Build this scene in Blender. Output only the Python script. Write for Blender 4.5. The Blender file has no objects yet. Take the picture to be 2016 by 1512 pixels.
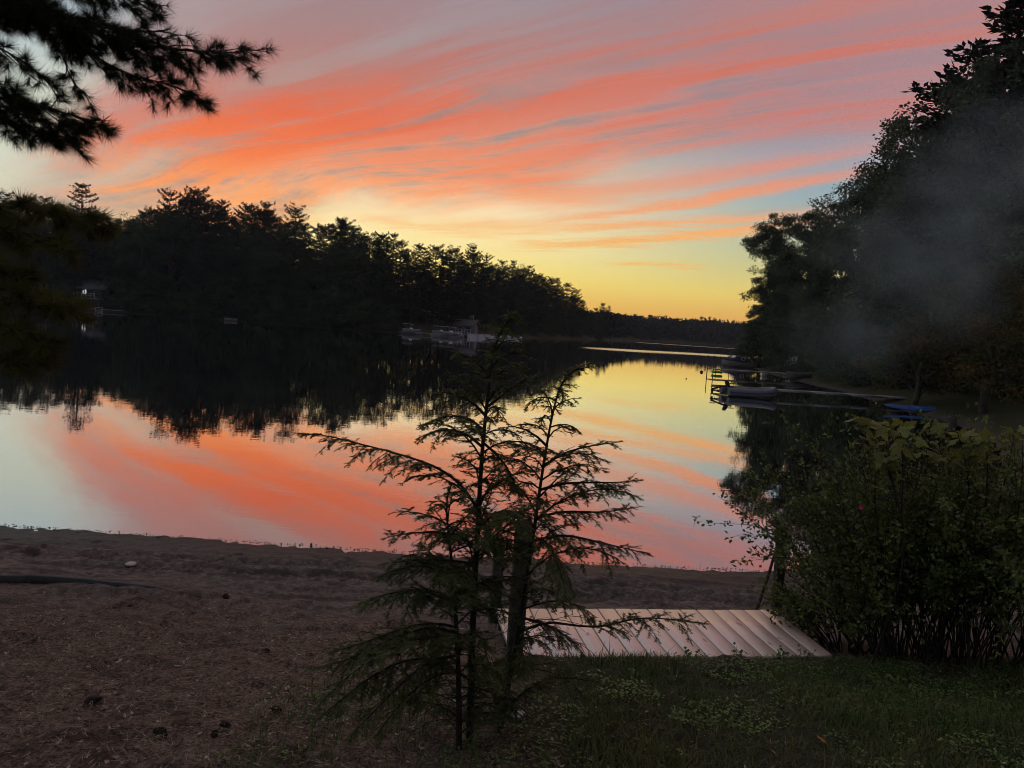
import bpy, math, random
import numpy as np
from mathutils import Vector, Matrix

R = math.radians
S = bpy.context.scene
COL = S.collection
rng = np.random.default_rng(11)
random.seed(11)

# ------------------------------------------------------------------ camera
EYE = Vector((0.0, 0.0, 2.8))
FPX, CX, CY = 1450.0, 1008.0, 756.0
PITCH, ROLL = 4.55, 4.1
cam_d = bpy.data.cameras.new('camera')
cam_d.sensor_width = 36.0
cam_d.lens = FPX / 2016.0 * 36.0
cam_d.clip_start, cam_d.clip_end = 0.05, 6000.0
cam = bpy.data.objects.new('camera', cam_d)
COL.objects.link(cam)
CAMR = Matrix.Rotation(R(90 - PITCH), 3, 'X') @ Matrix.Rotation(R(ROLL), 3, 'Z')
cam.matrix_world = Matrix.Translation(EYE) @ CAMR.to_4x4()
S.camera = cam

def ray(px, py):
    return CAMR @ Vector(((px - CX) / FPX, -(py - CY) / FPX, -1.0))
def at(px, py, y):            # the point seen at this pixel, y metres ahead
    d = ray(px, py)
    return EYE + d * (y / d.y)
def onz(px, py, z):           # the point seen at this pixel, at height z
    d = ray(px, py)
    return EYE + d * ((z - EYE.z) / d.z)

# ------------------------------------------------------------------ node helper
def lin(c):
    o = []
    for v in c[:3]:
        v = v / 255.0
        o.append(v / 12.92 if v <= 0.04045 else ((v + 0.055) / 1.055) ** 2.4)
    return (*o, 1.0)

class X:
    """a socket (or number) with arithmetic that builds Math nodes"""
    nt = None
    def __init__(s, v): s.v = v
    @staticmethod
    def m(op, *a, clamp=False):
        n = X.nt.nodes.new('ShaderNodeMath'); n.operation = op; n.use_clamp = clamp
        for i, q in enumerate(a):
            q = q.v if isinstance(q, X) else q
            if isinstance(q, (int, float)): n.inputs[i].default_value = q
            else: X.nt.links.new(q, n.inputs[i])
        return X(n.outputs[0])
    def __add__(s, o): return X.m('ADD', s, o)
    __radd__ = __add__
    def __sub__(s, o): return X.m('SUBTRACT', s, o)
    def __rsub__(s, o): return X.m('SUBTRACT', o, s)
    def __mul__(s, o): return X.m('MULTIPLY', s, o)
    __rmul__ = __mul__
    def __truediv__(s, o): return X.m('DIVIDE', s, o)
    def __rtruediv__(s, o): return X.m('DIVIDE', o, s)
    def __pow__(s, o): return X.m('POWER', s, o)
    def abs(s): return X.m('ABSOLUTE', s)
    def clamp(s): return X.m('ADD', s, 0.0, clamp=True)
    def max(s, o): return X.m('MAXIMUM', s, o)
    def exp(s): return X.m('EXPONENT', s)

def sstep(x, a, b):
    n = X.nt.nodes.new('ShaderNodeMapRange'); n.interpolation_type = 'SMOOTHSTEP'
    X.nt.links.new(x.v, n.inputs[0])
    n.inputs[1].default_value = a; n.inputs[2].default_value = b
    if a > b:
        n.inputs[1].default_value = b; n.inputs[2].default_value = a
        n.inputs[3].default_value = 1; n.inputs[4].default_value = 0
    return X(n.outputs[0])
def vec(x, y, z=0.0):
    n = X.nt.nodes.new('ShaderNodeCombineXYZ')
    for i, q in enumerate((x, y, z)):
        if isinstance(q, X): X.nt.links.new(q.v, n.inputs[i])
        else: n.inputs[i].default_value = q
    return n.outputs[0]
def noise(v, scale=1.0, detail=3.0, rough=0.5, dist=0.0, kind='FBM', dim='3D'):
    n = X.nt.nodes.new('ShaderNodeTexNoise')
    n.noise_type = kind
    n.noise_dimensions = dim
    n.inputs['Scale'].default_value = scale; n.inputs['Detail'].default_value = detail
    n.inputs['Roughness'].default_value = rough; n.inputs['Distortion'].default_value = dist
    if v is not None: X.nt.links.new(v, n.inputs['Vector'])
    return X(n.outputs[0])
def ramp(x, stops, srgb=True):
    n = X.nt.nodes.new('ShaderNodeValToRGB'); X.nt.links.new(x.v, n.inputs[0])
    e = n.color_ramp.elements
    while len(e) < len(stops): e.new(0.5)
    for k, (p, c) in zip(e, stops):
        k.position = p; k.color = lin(c) if srgb else c
    return n.outputs[0]
def mix(f, a, b, mode='MIX'):
    n = X.nt.nodes.new('ShaderNodeMix'); n.data_type = 'RGBA'; n.blend_type = mode
    if isinstance(f, X): X.nt.links.new(f.v, n.inputs[0])
    else: n.inputs[0].default_value = f
    for i, q in ((6, a), (7, b)):
        if isinstance(q, tuple): n.inputs[i].default_value = q
        else: X.nt.links.new(q, n.inputs[i])
    return n.outputs[2]

# ------------------------------------------------------------------ sky after sunset
SUN_AZ, SUN_EL = -13.0, 1.0          # degrees from straight ahead (+Y), positive to the right
W = bpy.data.worlds.new('World'); S.world = W; W.use_nodes = True
nt = W.node_tree; nt.nodes.clear(); X.nt = nt
tc = nt.nodes.new('ShaderNodeTexCoord')
sp = nt.nodes.new('ShaderNodeSeparateXYZ'); nt.links.new(tc.outputs['Generated'], sp.inputs[0])
dx, dy, dz = (X(o) for o in sp.outputs)
az = X.m('ARCTAN2', dx, dy) * 57.29578
el = X.m('ARCSINE', dz) * 57.29578
elf = (el.max(0.0) / 90.0)
def er(*st): return [(e / 90.0, c) for e, c in st]
c_sun = ramp(elf, er((0, (242, 170, 72)), (2, (253, 205, 95)), (4, (254, 230, 130)), (6, (255, 236, 168)), (9, (255, 232, 190)),
                     (12, (222, 218, 190)), (17, (186, 194, 192)), (26, (150, 160, 178)), (45, (158, 160, 168)), (90, (168, 170, 178))))
c_rt = ramp(elf, er((0, (236, 160, 78)), (1.6, (246, 186, 90)), (3.4, (238, 210, 112)), (5.5, (205, 200, 142)), (8, (176, 190, 168)),
                    (11, (152, 172, 182)), (16, (142, 156, 176)), (26, (130, 140, 164)), (45, (158, 160, 168)), (90, (168, 170, 178))))
c_lf = ramp(elf, er((0, (225, 190, 130)), (4, (226, 216, 176)), (8, (216, 220, 200)), (12, (205, 212, 196)), (17, (180, 196, 204)),
                    (26, (150, 166, 186)), (45, (158, 160, 168)), (90, (168, 170, 178))))
c_aw = ramp(elf, er((0, (92, 88, 98)), (8, (108, 102, 112)), (20, (104, 106, 120)), (45, (142, 144, 152)), (90, (168, 170, 178))))
daz = az - SUN_AZ
wrap = (X.m('WRAP', daz, -180.0, 180.0)).abs()
base = mix(sstep(az, -4.0, 22.0), c_sun, c_rt)
base = mix(sstep(az, -24.0, -36.0), base, c_lf)
base = mix(sstep(wrap, 45.0, 135.0), base, c_aw)

# cirrus sheet on a high plane; u runs along the wind streaks, v across them
q = 1.0 / (dz.max(0.0) + 0.055)
SA = R(-52)
pu = (dx * math.sin(SA) + dy * math.cos(SA)) * q
pv = (dx * math.cos(SA) - dy * math.sin(SA)) * q
wob = noise(vec(pu * 0.33 + 13.0, pv * 0.55 + 5.0), 1.0, 1.0, 0.5, dim='2D')
pv2 = pv + (wob - 0.5) * 1.3
broad = noise(vec(pu * 0.20 + 31.0, pv2 * 0.95 + 2.0), 1.0, 3.0, 0.55, dim='2D')
fine = noise(vec(pu * 0.50 + 7.0, pv2 * 4.2 + 19.0), 1.0, 4.0, 0.62, dim='2D')
wisp = noise(vec(pu * 2.6 + 3.0, pv2 * 10.0 + 11.0), 1.0, 3.0, 0.6, dim='2D')
azw = az + (wob - 0.5) * 7.0 + (wisp - 0.5) * 2.0
elw = el + (broad - 0.5) * 3.2 + (wisp - 0.5) * 1.3
low = elw - 4.2 - sstep(az, -21.0, -13.0) * 3.9 - sstep(az, -12.0, 2.0) * 1.3 + sstep(az, 8.0, 30.0) * 0.5
sheet = sstep(low, -1.3, 1.6)
leftend = sstep(azw - (el - 8.0).max(0.0) * 0.62 + (el - 30.0).max(0.0) * 0.62, -37.0, -31.5)
gap = sstep(azw, -1.0, 11.0) * sstep(el - az * 0.13, 14.0, 10.0)          # torn open low on the right
streak = sstep(fine * 0.6 + broad * 0.4, 0.41, 0.60)
core = ((((az + 7.5 - (el - 12.0) * 1.0) / 18.5) ** 2.0 + ((el - 11.4 - (az + 9.0) * 0.10) / 5.8) ** 2.0) * -1.0).exp()
arm = ((((az - 14.0) / 20.0) ** 2.0 + ((el - 17.2 - (az - 14.0) * 0.16) / 3.6) ** 2.0) * -1.0).exp()
dens = sheet * leftend * (1.0 - gap * (1.0 - streak * 0.25)) * (0.74 + streak * 0.26 + core * 0.2).clamp()
dens = dens * (0.82 + sstep(broad, 0.35, 0.6) * 0.18)
# separate low bands
pert = (wisp - 0.5) * 0.8 + (fine - 0.5) * 0.9 + el
def stroke(a0, e0, k, a1, a2, w, amp):
    ac, wa = (a1 + a2) / 2, (a2 - a1) / 2 + 1.5
    d = X.m('MULTIPLY_ADD', az, -k / w, (a0 * k - e0) / w)
    d = X.m('MULTIPLY_ADD', pert, 1.0 / w, d)
    h = X.m('MULTIPLY_ADD', az, 1.0 / wa, -ac / wa); h = h * h
    return X.m('POWER', 0.3679, X.m('MULTIPLY_ADD', d, d, h * h)) * amp
bands = None
for a in [(12, 9.9, .19, 2, 24, .42, 1.0), (11, 8.4, .10, 3, 20, .34, .9), (10, 7.25, .13, 2, 21, .34, 1.0), (6, 6.5, .04, 1, 8, .2, .8),
          (10.5, 5.35, .04, 8.4, 12.2, .14, .9), (14, 11.8, .16, 2, 25, .8, .75), (-8, 7.0, -.06, -11, -3, .35, .5), (-2, 7.4, .06, -6, 3, .6, .6)]:
    s_ = stroke(*a); bands = s_ if bands is None else bands.max(s_)
rip = noise(vec(pu * 5.0 + 17.0, pv2 * 4.5 + 9.0), 1.0, 2.0, 0.6, dim='2D')
fire = (core * 1.55 + arm * 0.95) * (0.56 + streak * 0.45 + (wisp - 0.5) * 1.0 + (rip - 0.5) * 0.75 + (fine - 0.5) * 1.5 - sstep(broad, 0.52, 0.36) * 0.18)
fire = (fire + sstep(broad, 0.50, 0.66) * 0.12 * sstep(wrap, 60.0, 20.0)).clamp()
mauve = ramp(elf, er((6, (206, 142, 122)), (12, (186, 136, 122)), (18, (168, 130, 128)), (25, (154, 131, 139)), (45, (156, 152, 156)), (90, (166, 167, 172))))
mauve = mix(sstep(az, -14.0, -34.0) * 0.75, mauve, lin((170, 164, 168)))
mauve = mix(sstep(az, 4.0, 26.0) * 0.75, mauve, lin((198, 134, 124)))
mauve = mix(sstep(wrap, 50.0, 130.0), mauve, lin((108, 106, 114)))
grey = mix(sstep(fine, 0.55, 0.36) * 0.8 * (core + arm * 0.3).clamp(), mauve, lin((144, 102, 98)))
glow = ramp(sstep(el, 6.0, 19.0), [(0.0, (255, 168, 104)), (0.3, (248, 126, 74)), (0.65, (232, 110, 74)), (1.0, (212, 114, 92))])
cloud = mix(fire, grey, glow)
sky = mix(dens, base, cloud)
bandc = ramp(sstep(el, 4.5, 14.0), [(0.0, (252, 192, 104)), (0.45, (250, 172, 118)), (1.0, (232, 138, 112))])
sky = mix((bands * sstep(broad * 0.4 + fine * 0.6, 0.26, 0.46)).clamp() * (1.0 - dens * 0.6), sky, bandc)
nish = nt.nodes.new('ShaderNodeTexSky'); nish.sky_type = 'NISHITA'; nish.sun_disc = False
nish.sun_elevation = R(SUN_EL); nish.sun_rotation = R(SUN_AZ); nish.altitude = 100
bg1 = nt.nodes.new('ShaderNodeBackground'); nt.links.new(nish.outputs[0], bg1.inputs[0]); bg1.inputs[1].default_value = 0.006
bg2 = nt.nodes.new('ShaderNodeBackground'); nt.links.new(sky, bg2.inputs[0]); bg2.inputs[1].default_value = 0.98
ad = nt.nodes.new('ShaderNodeAddShader'); nt.links.new(bg1.outputs[0], ad.inputs[0]); nt.links.new(bg2.outputs[0], ad.inputs[1])
wo = nt.nodes.new('ShaderNodeOutputWorld'); nt.links.new(ad.outputs[0], wo.inputs[0])
W.cycles.sampling_method = 'MANUAL'; W.cycles.sample_map_resolution = 512

# the sun has just gone down behind the wood: a faint, wide warm glow from its side
sd = bpy.data.lights.new('sun', 'SUN'); sd.energy = 0.06; sd.angle = R(5); sd.color = (1.0, 0.62, 0.36)
sun = bpy.data.objects.new('sun', sd); COL.objects.link(sun)
sv = Vector((math.sin(R(SUN_AZ)) * math.cos(R(SUN_EL)), math.cos(R(SUN_AZ)) * math.cos(R(SUN_EL)), math.sin(R(SUN_EL))))
sun.rotation_euler = sv.to_track_quat('Z', 'Y').to_euler(); sun.location = sv * 50

S.view_settings.view_transform = 'Standard'; S.view_settings.look = 'None'
S.view_settings.exposure = 0.0; S.view_settings.gamma = 1.0; S.view_settings.use_curve_mapping = False
S.render.engine = 'CYCLES'
S.cycles.use_denoising = True
S.cycles.max_bounces = 4; S.cycles.diffuse_bounces = 1; S.cycles.glossy_bounces = 2; S.cycles.transmission_bounces = 3
S.cycles.transparent_max_bounces = 8; S.cycles.volume_bounces = 0
S.cycles.use_adaptive_sampling = True; S.cycles.adaptive_threshold = 0.02; S.cycles.adaptive_min_samples = 12
S.cycles.pixel_filter_type = 'BLACKMAN_HARRIS'; S.cycles.filter_width = 1.0

# ------------------------------------------------------------------ mesh helpers
def mesh_np(name, V, Fs):
    V = np.asarray(V, dtype=np.float32).reshape(-1, 3)
    Fs = [np.asarray(f, dtype=np.int32) for f in Fs if len(f)]
    me = bpy.data.meshes.new(name)
    me.vertices.add(len(V)); me.vertices.foreach_set('co', V.ravel())
    idx = np.concatenate([f.ravel() for f in Fs])
    tot = np.concatenate([np.full(len(f), f.shape[1], np.int32) for f in Fs])
    st = np.zeros(len(tot), np.int32); st[1:] = np.cumsum(tot)[:-1]
    me.loops.add(len(idx)); me.loops.foreach_set('vertex_index', idx)
    me.polygons.add(len(tot)); me.polygons.foreach_set('loop_start', st)
    me.update(calc_edges=True); me.validate()
    return me

class MB:
    def __init__(s): s.V = []; s.F3 = []; s.F4 = []; s.n = 0
    def add(s, V, F):
        V = np.asarray(V, float).reshape(-1, 3); F = np.asarray(F, int)
        (s.F3 if F.shape[1] == 3 else s.F4).append(F + s.n); s.V.append(V); s.n += len(V)
        return s
    def tube(s, P, rad, n=6, cap=True):
        P = np.asarray([tuple(p) for p in P], float); m = len(P)
        rad = np.broadcast_to(np.asarray(rad, float), (m,))
        T = np.gradient(P, axis=0); T /= np.linalg.norm(T, axis=1)[:, None] + 1e-9
        a = np.array([0, 0, 1.0]) if abs(T[0, 2]) < 0.9 else np.array([1.0, 0, 0])
        U = np.cross(T, a); U /= np.linalg.norm(U, axis=1)[:, None] + 1e-9
        B = np.cross(T, U)
        th = np.arange(n) * 2 * math.pi / n
        V = P[:, None, :] + rad[:, None, None] * (np.cos(th)[None, :, None] * U[:, None, :] + np.sin(th)[None, :, None] * B[:, None, :])
        i = np.arange(m - 1)[:, None] * n; j = np.arange(n)[None, :]; k = (j + 1) % n
        F = np.stack([i + j, i + k, i + n + k, i + n + j], -1).reshape(-1, 4)
        V = V.reshape(-1, 3); s.add(V, F)
        if cap:
            for r, p in ((0, P[0]), (m - 1, P[-1])):
                c = np.vstack([V[r * n:(r + 1) * n], p]); q = np.arange(n)
                s.add(c, np.stack([q, (q + 1) % n, np.full(n, n)], -1))
        return s
    def box(s, c, size, rot=None, taper=None, bev=0.0):
        x, y, z = [d / 2 for d in size]
        V = np.array([[-x, -y, -z], [x, -y, -z], [x, y, -z], [-x, y, -z], [-x, -y, z], [x, -y, z], [x, y, z], [-x, y, z]], float)
        if taper: V[4:, 0] *= taper[0]; V[4:, 1] *= taper[1]
        if rot is not None: V = V @ np.array(rot).T
        s.add(V + np.array(tuple(c)), [[0, 3, 2, 1], [4, 5, 6, 7], [0, 1, 5, 4], [1, 2, 6, 5], [2, 3, 7, 6], [3, 0, 4, 7]])
        return s
    def loft(s, rings, closed=True, caps=True):
        Rg = np.asarray(rings, float); m, n = Rg.shape[:2]
        i = np.arange(m - 1)[:, None] * n; j = np.arange(n if closed else n - 1)[None, :]; k = (j + 1) % n
        F = np.stack([i + j, i + k, i + n + k, i + n + j], -1).reshape(-1, 4)
        s.add(Rg.reshape(-1, 3), F)
        if caps:
            for r in (0, m - 1):
                c = np.vstack([Rg[r], Rg[r].mean(0)]); q = np.arange(n)
                s.add(c, np.stack([q, (q + 1) % n, np.full(n, n)], -1))
        return s
    def leaves(s, C, D, Nn, L, Wd, fold=0.0):
        """diamond leaves: base C, unit direction D, side vector Nn, length L, width Wd"""
        L = np.broadcast_to(np.asarray(L, float), (len(C),))[:, None]; Wd = np.broadcast_to(np.asarray(Wd, float), (len(C),))[:, None]
        up = np.cross(D, Nn)
        mid = C + D * L * 0.45
        V = np.stack([C, mid + Nn * Wd * 0.5 + up * fold * Wd, C + D * L, mid - Nn * Wd * 0.5 + up * fold * Wd], 1).reshape(-1, 3)
        s.add(V, np.arange(len(C) * 4).reshape(-1, 4)); return s
    def spikes(s, C, D, Nn, L, Wd):
        L = np.broadcast_to(np.asarray(L, float), (len(C),))[:, None]
        V = np.stack([C - Nn * Wd * 0.5, C + Nn * Wd * 0.5, C + D * L], 1).reshape(-1, 3)
        s.add(V, np.arange(len(C) * 3).reshape(-1, 3)); return s
    def mesh(s, name):
        return mesh_np(name, np.vstack(s.V), ([np.vstack(s.F4)] if s.F4 else []) + ([np.vstack(s.F3)] if s.F3 else []))

def unit(v):
    return v / (np.linalg.norm(v, axis=-1, keepdims=True) + 1e-9)
def rdir(n, g=rng):
    return unit(g.normal(size=(n, 3)))
def perp(D, g=rng):
    return unit(np.cross(D, rdir(len(D), g)))

def link(o, parent=None):
    COL.objects.link(o)
    if parent is not None: o.parent = parent
    return o
def obj(name, mb, m, parent=None, smooth=False):
    """one mesh object; under a parent the mesh is given in the parent's own space"""
    me = mb.mesh(name) if isinstance(mb, MB) else mb
    if m is not None and not me.materials: me.materials.append(m)
    if smooth: me.shade_smooth()
    return link(bpy.data.objects.new(name, me), parent)
def tag(o, label, cat=None, group=None, kind=None):
    if label: o['label'] = label
    if cat: o['category'] = cat
    if group: o['group'] = group
    if kind: o['kind'] = kind
    return o
def thing(name, label, cat, loc=(0, 0, 0), rz=0.0, group=None, scale=1.0):
    o = bpy.data.objects.new(name, None); COL.objects.link(o)
    o.location = loc; o.rotation_euler = (0, 0, rz)
    o.scale = scale if isinstance(scale, (tuple, list)) else (scale,) * 3
    o.empty_display_size = 0.2
    return tag(o, label, cat, group)
def rotz(a):
    return np.array([[math.cos(a), -math.sin(a), 0], [math.sin(a), math.cos(a), 0], [0, 0, 1]])
def roty(a):
    return np.array([[math.cos(a), 0, math.sin(a)], [0, 1, 0], [-math.sin(a), 0, math.cos(a)]])
def rotx(a):
    return np.array([[1, 0, 0], [0, math.cos(a), -math.sin(a)], [0, math.sin(a), math.cos(a)]])

# ------------------------------------------------------------------ materials
def mat(name, col, rough=0.8, var=0.0, scale=8.0, metal=0.0, spec=0.4, bump=0.0, bscale=None, coat=0.0, trans=0.0, emit=0.0, col2=None, orand=0.0):
    m = bpy.data.materials.new(name); m.use_nodes = True
    X.nt = m.node_tree
    p = X.nt.nodes['Principled BSDF']; L = X.nt.links
    p.inputs['Roughness'].default_value = rough; p.inputs['Metallic'].default_value = metal
    p.inputs['Specular IOR Level'].default_value = spec; p.inputs['Coat Weight'].default_value = coat
    p.inputs['Coat Roughness'].default_value = 0.15
    c = (*col, 1.0); tcn = X.nt.nodes.new('ShaderNodeTexCoord'); src = c
    if var or col2 is not None:
        nz = noise(tcn.outputs['Object'], scale, 3.0, 0.6)
        f = sstep(nz, 0.32, 0.68)
        lo = tuple(v * (1 - var) for v in col) + (1.0,); hi = tuple(min(1, v * (1 + var)) for v in col) + (1.0,)
        src = mix(f, lo, hi if col2 is None else (*col2, 1.0))
    if orand:
        oi = X.nt.nodes.new('ShaderNodeObjectInfo')
        src = mix(X(oi.outputs['Random']) * orand, src, tuple(v * 0.35 for v in col) + (1.0,))
    if isinstance(src, tuple): p.inputs['Base Color'].default_value = src
    else: L.new(src, p.inputs['Base Color'])
    if bump:
        b = X.nt.nodes.new('ShaderNodeBump'); b.inputs['Strength'].default_value = bump; b.inputs['Distance'].default_value = 0.02
        L.new(noise(tcn.outputs['Object'], bscale or scale * 4, 4.0, 0.65).v, b.inputs['Height']); L.new(b.outputs[0], p.inputs['Normal'])
    if emit:
        p.inputs['Emission Color'].default_value = c; p.inputs['Emission Strength'].default_value = emit
    if trans:
        t = X.nt.nodes.new('ShaderNodeBsdfTranslucent')
        if isinstance(src, tuple): t.inputs[0].default_value = src
        else: L.new(src, t.inputs[0])
        mx = X.nt.nodes.new('ShaderNodeMixShader'); mx.inputs[0].default_value = trans
        L.new(p.outputs[0], mx.inputs[1]); L.new(t.outputs[0], mx.inputs[2])
        L.new(mx.outputs[0], X.nt.nodes['Material Output'].inputs[0])
    return m

M = dict(
    bark=mat('bark', (0.050, 0.040, 0.033), 0.9, 0.4, 3.0, bump=0.6),
    twig=mat('twig_bark', (0.030, 0.022, 0.018), 0.85, 0.3, 20.0),
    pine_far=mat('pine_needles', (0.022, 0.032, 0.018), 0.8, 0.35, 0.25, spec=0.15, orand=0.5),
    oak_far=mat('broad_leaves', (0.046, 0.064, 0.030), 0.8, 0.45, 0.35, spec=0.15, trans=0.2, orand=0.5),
    oak_near=mat('oak_leaves', (0.085, 0.108, 0.062), 0.75, 0.45, 0.5, spec=0.15, trans=0.2, orand=0.4),
    maple_turn=mat('turning_maple_leaves', (0.050, 0.060, 0.022), 0.75, 0.3, 0.45, spec=0.15, trans=0.25, col2=(0.105, 0.068, 0.022)),
    hemlock=mat('hemlock_needles', (0.080, 0.100, 0.028), 0.6, 0.35, 6.0, spec=0.3, trans=0.3),
    bough=mat('white_pine_needles', (0.034, 0.046, 0.022), 0.7, 0.3, 4.0, spec=0.15, trans=0.2),
    bough_low=mat('olive_pine_needles', (0.090, 0.090, 0.026), 0.7, 0.35, 3.0, spec=0.15, trans=0.25),
    shrub=mat('shrub_leaves', (0.092, 0.118, 0.028), 0.5, 0.55, 5.0, spec=0.4, trans=0.3),
    maple=mat('maple_leaf', (0.24, 0.26, 0.070), 0.55, 0.4, 7.0, spec=0.3, trans=0.4, orand=0.7),
    grass=mat('grass_blades', (0.14, 0.23, 0.055), 0.6, 0.5, 3.0, spec=0.3, trans=0.25, col2=(0.13, 0.13, 0.045)),
    clover=mat('clover_leaves', (0.12, 0.20, 0.05), 0.5, 0.4, 5.0, spec=0.4, trans=0.25),
    litter=mat('leaf_litter', (0.085, 0.052, 0.034), 0.8, 0.5, 14.0, col2=(0.42, 0.34, 0.26)),
    post=mat('weathered_post', (0.045, 0.042, 0.034), 0.9, 0.4, 10.0, bump=0.5),
    alum=mat('dull_metal', (0.22, 0.22, 0.25), 0.45, 0.1, 5.0, metal=0.3),
    dockwood=mat('grey_dock_boards', (0.19, 0.18, 0.19), 0.6, 0.25, 2.0),
    pipe=mat('dark_pipe', (0.05, 0.05, 0.05), 0.5, metal=0.3),
    white=mat('white_paint', (0.75, 0.75, 0.76), 0.45, 0.05, 3.0),
    offwhite=mat('weathered_white', (0.30, 0.30, 0.33), 0.6, 0.15, 2.0),
    black=mat('black_plastic', (0.012, 0.012, 0.014), 0.4),
    tubegrey=mat('grey_rubber', (0.10, 0.11, 0.14), 0.45, 0.1, 3.0),
    tubedark=mat('dark_rubber', (0.035, 0.037, 0.045), 0.5),
    cover=mat('navy_canvas', (0.018, 0.020, 0.034), 0.8, 0.2, 3.0),
    blue=mat('blue_plastic', (0.045, 0.11, 0.33), 0.4, 0.12, 3.0),
    lime=mat('lime_plastic', (0.22, 0.75, 0.06), 0.4, 0.05),
    canoe=mat('cream_hull', (0.62, 0.58, 0.42), 0.4, 0.1, 3.0),
    greyhull=mat('grey_hull', (0.16, 0.16, 0.16), 0.6, 0.2, 3.0),
    greenpaint=mat('green_paint', (0.10, 0.20, 0.15), 0.6, 0.2, 3.0),
    house=mat('grey_siding', (0.085, 0.085, 0.10), 0.8, 0.1, 1.0),
    darkhouse=mat('dark_siding', (0.05, 0.05, 0.06), 0.8, 0.1, 1.0),
    roof=mat('roof_shingles', (0.07, 0.07, 0.08), 0.85, 0.2, 2.0),
    glass=mat('dark_glass', (0.01, 0.01, 0.015), 0.08, spec=0.5),
    litglass=mat('lit_window', (1.0, 0.98, 0.94), 0.3, emit=0.55),
    wall=mat('pale_retaining_wall', (0.40, 0.40, 0.46), 0.85, 0.12, 1.2),
    paper=mat('white_paper', (0.5, 0.46, 0.44), 0.7, 0.1, 5.0),
    cone=mat('pine_cone_scales', (0.030, 0.020, 0.016), 0.8, 0.4, 30.0),
    stone=mat('wet_stone', (0.03, 0.028, 0.027), 0.5, 0.3, 10.0),
    edging=mat('black_edging', (0.035, 0.036, 0.040), 0.6, 0.3, 4.0),
    pink=mat('pink_petal', (0.55, 0.06, 0.20), 0.6, trans=0.3),
    orange=mat('orange_leaf', (0.35, 0.13, 0.03), 0.7, 0.3, 20.0),
    buoy=mat('dark_buoy', (0.02, 0.02, 0.025), 0.4),
)

# ------------------------------------------------------------------ lie of the land
LAKE = np.array([(-1.5, 8.6), (1, 8.7), (3.1, 8.82), (4.6, 9.3), (7, 11), (10, 15), (13.5, 20), (16.7, 25.2), (19.05, 31.8), (19.65, 38.2), (22.1, 50), (22.7, 60),
                 (24, 70), (26, 80), (34, 95), (60, 125), (110, 180), (180, 260), (260, 400), (140, 402), (80, 398), (62, 360), (46, 300), (33, 258), (23, 231),
                 (-0.5, 174), (-7, 150), (-12, 134), (-28, 130), (-50.5, 133), (-77, 136), (-94, 137), (-115, 136), (-125, 120), (-110, 70), (-60, 30), (-25, 12), (-12, 8.4), (-6, 8.55)], float)
def shore_dist(x, y):
    """metres from the shoreline, positive on land"""
    x = np.asarray(x, float); y = np.asarray(y, float)
    best = np.full(x.shape, 1e9); inside = np.zeros(x.shape, bool)
    for i in range(len(LAKE)):
        a = LAKE[i - 1]; b = LAKE[i]; d = b - a
        t = np.clip(((x - a[0]) * d[0] + (y - a[1]) * d[1]) / (d @ d), 0, 1)
        best = np.minimum(best, np.hypot(x - a[0] - t * d[0], y - a[1] - t * d[1]))
        c = (a[1] > y) != (b[1] > y)
        inside ^= c & (x < a[0] + (y - a[1]) / (d[1] if d[1] else 1e-9) * d[0])
    return np.where(inside, -best, best)
def vnoise(x, y, s, seed=0):
    """smooth value noise, -1..1"""
    x = np.asarray(x, float) / s; y = np.asarray(y, float) / s
    xi = np.floor(x).astype(int); yi = np.floor(y).astype(int); fx = x - xi; fy = y - yi
    fx = fx * fx * (3 - 2 * fx); fy = fy * fy * (3 - 2 * fy)
    def h(a, b):
        n = (a * 374761393 + b * 668265263 + seed * 1442695041) & 0x7fffffff
        n = ((n ^ (n >> 13)) * 1274126177) & 0x7fffffff
        return ((n ^ (n >> 16)) & 0xffff) / 32767.5 - 1
    return (h(xi, yi) * (1 - fx) + h(xi + 1, yi) * fx) * (1 - fy) + (h(xi, yi + 1) * (1 - fx) + h(xi + 1, yi + 1) * fx) * fy
BANK_S = [-40, 0, 0.4, 1.5, 2.8, 3.6, 4.5, 5.5, 7, 8.6, 12, 40]
BANK_Z = [-5, 0, 0.03, 0.15, 0.38, 0.50, 0.63, 0.80, 1.0, 1.2, 1.45, 2.4]
def land(x, y):
    x = np.asarray(x, float); y = np.asarray(y, float)
    s = shore_dist(x, y)
    near = np.interp(s, BANK_S, BANK_Z)
    back = np.clip((y - 0.9 * x - 60) / 30, 0, 1)          # the wooded rise behind the far shores
    far = np.where(s > 0, (5.0 + 6.0 * back) * (1 - np.exp(-s / 28.0)) + 0.02 * np.minimum(s, 200), s * 0.25)
    r = np.clip((np.hypot(x, y - 4) - 12) / 10, 0, 1)
    z = near * (1 - r) + far * r
    v = -(x + 0.01) * 0.165 + (y - 5.57) * 0.986            # along the platform's boards; its near edge is at -0.83
    bank = np.clip((x + 0.3) / 0.6, 0, 1) * np.clip((y - 2.0) / 2.0, 0, 1) * np.clip((-0.82 - v) / 0.07, 0, 1)
    return z + 0.075 * bank * (1 - r)
def gz(x, y):
    return float(land(np.array([x]), np.array([y]))[0])

def grid(xs, ys, Z):
    nx, ny = len(xs), len(ys)
    Xg, Yg = np.meshgrid(xs, ys)
    V = np.stack([Xg, Yg, Z], -1).reshape(-1, 3)
    i = (np.arange(ny - 1)[:, None] * nx + np.arange(nx - 1)[None, :])
    F = np.stack([i, i + 1, i + nx + 1, i + nx], -1).reshape(-1, 4)
    return V, F

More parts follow.
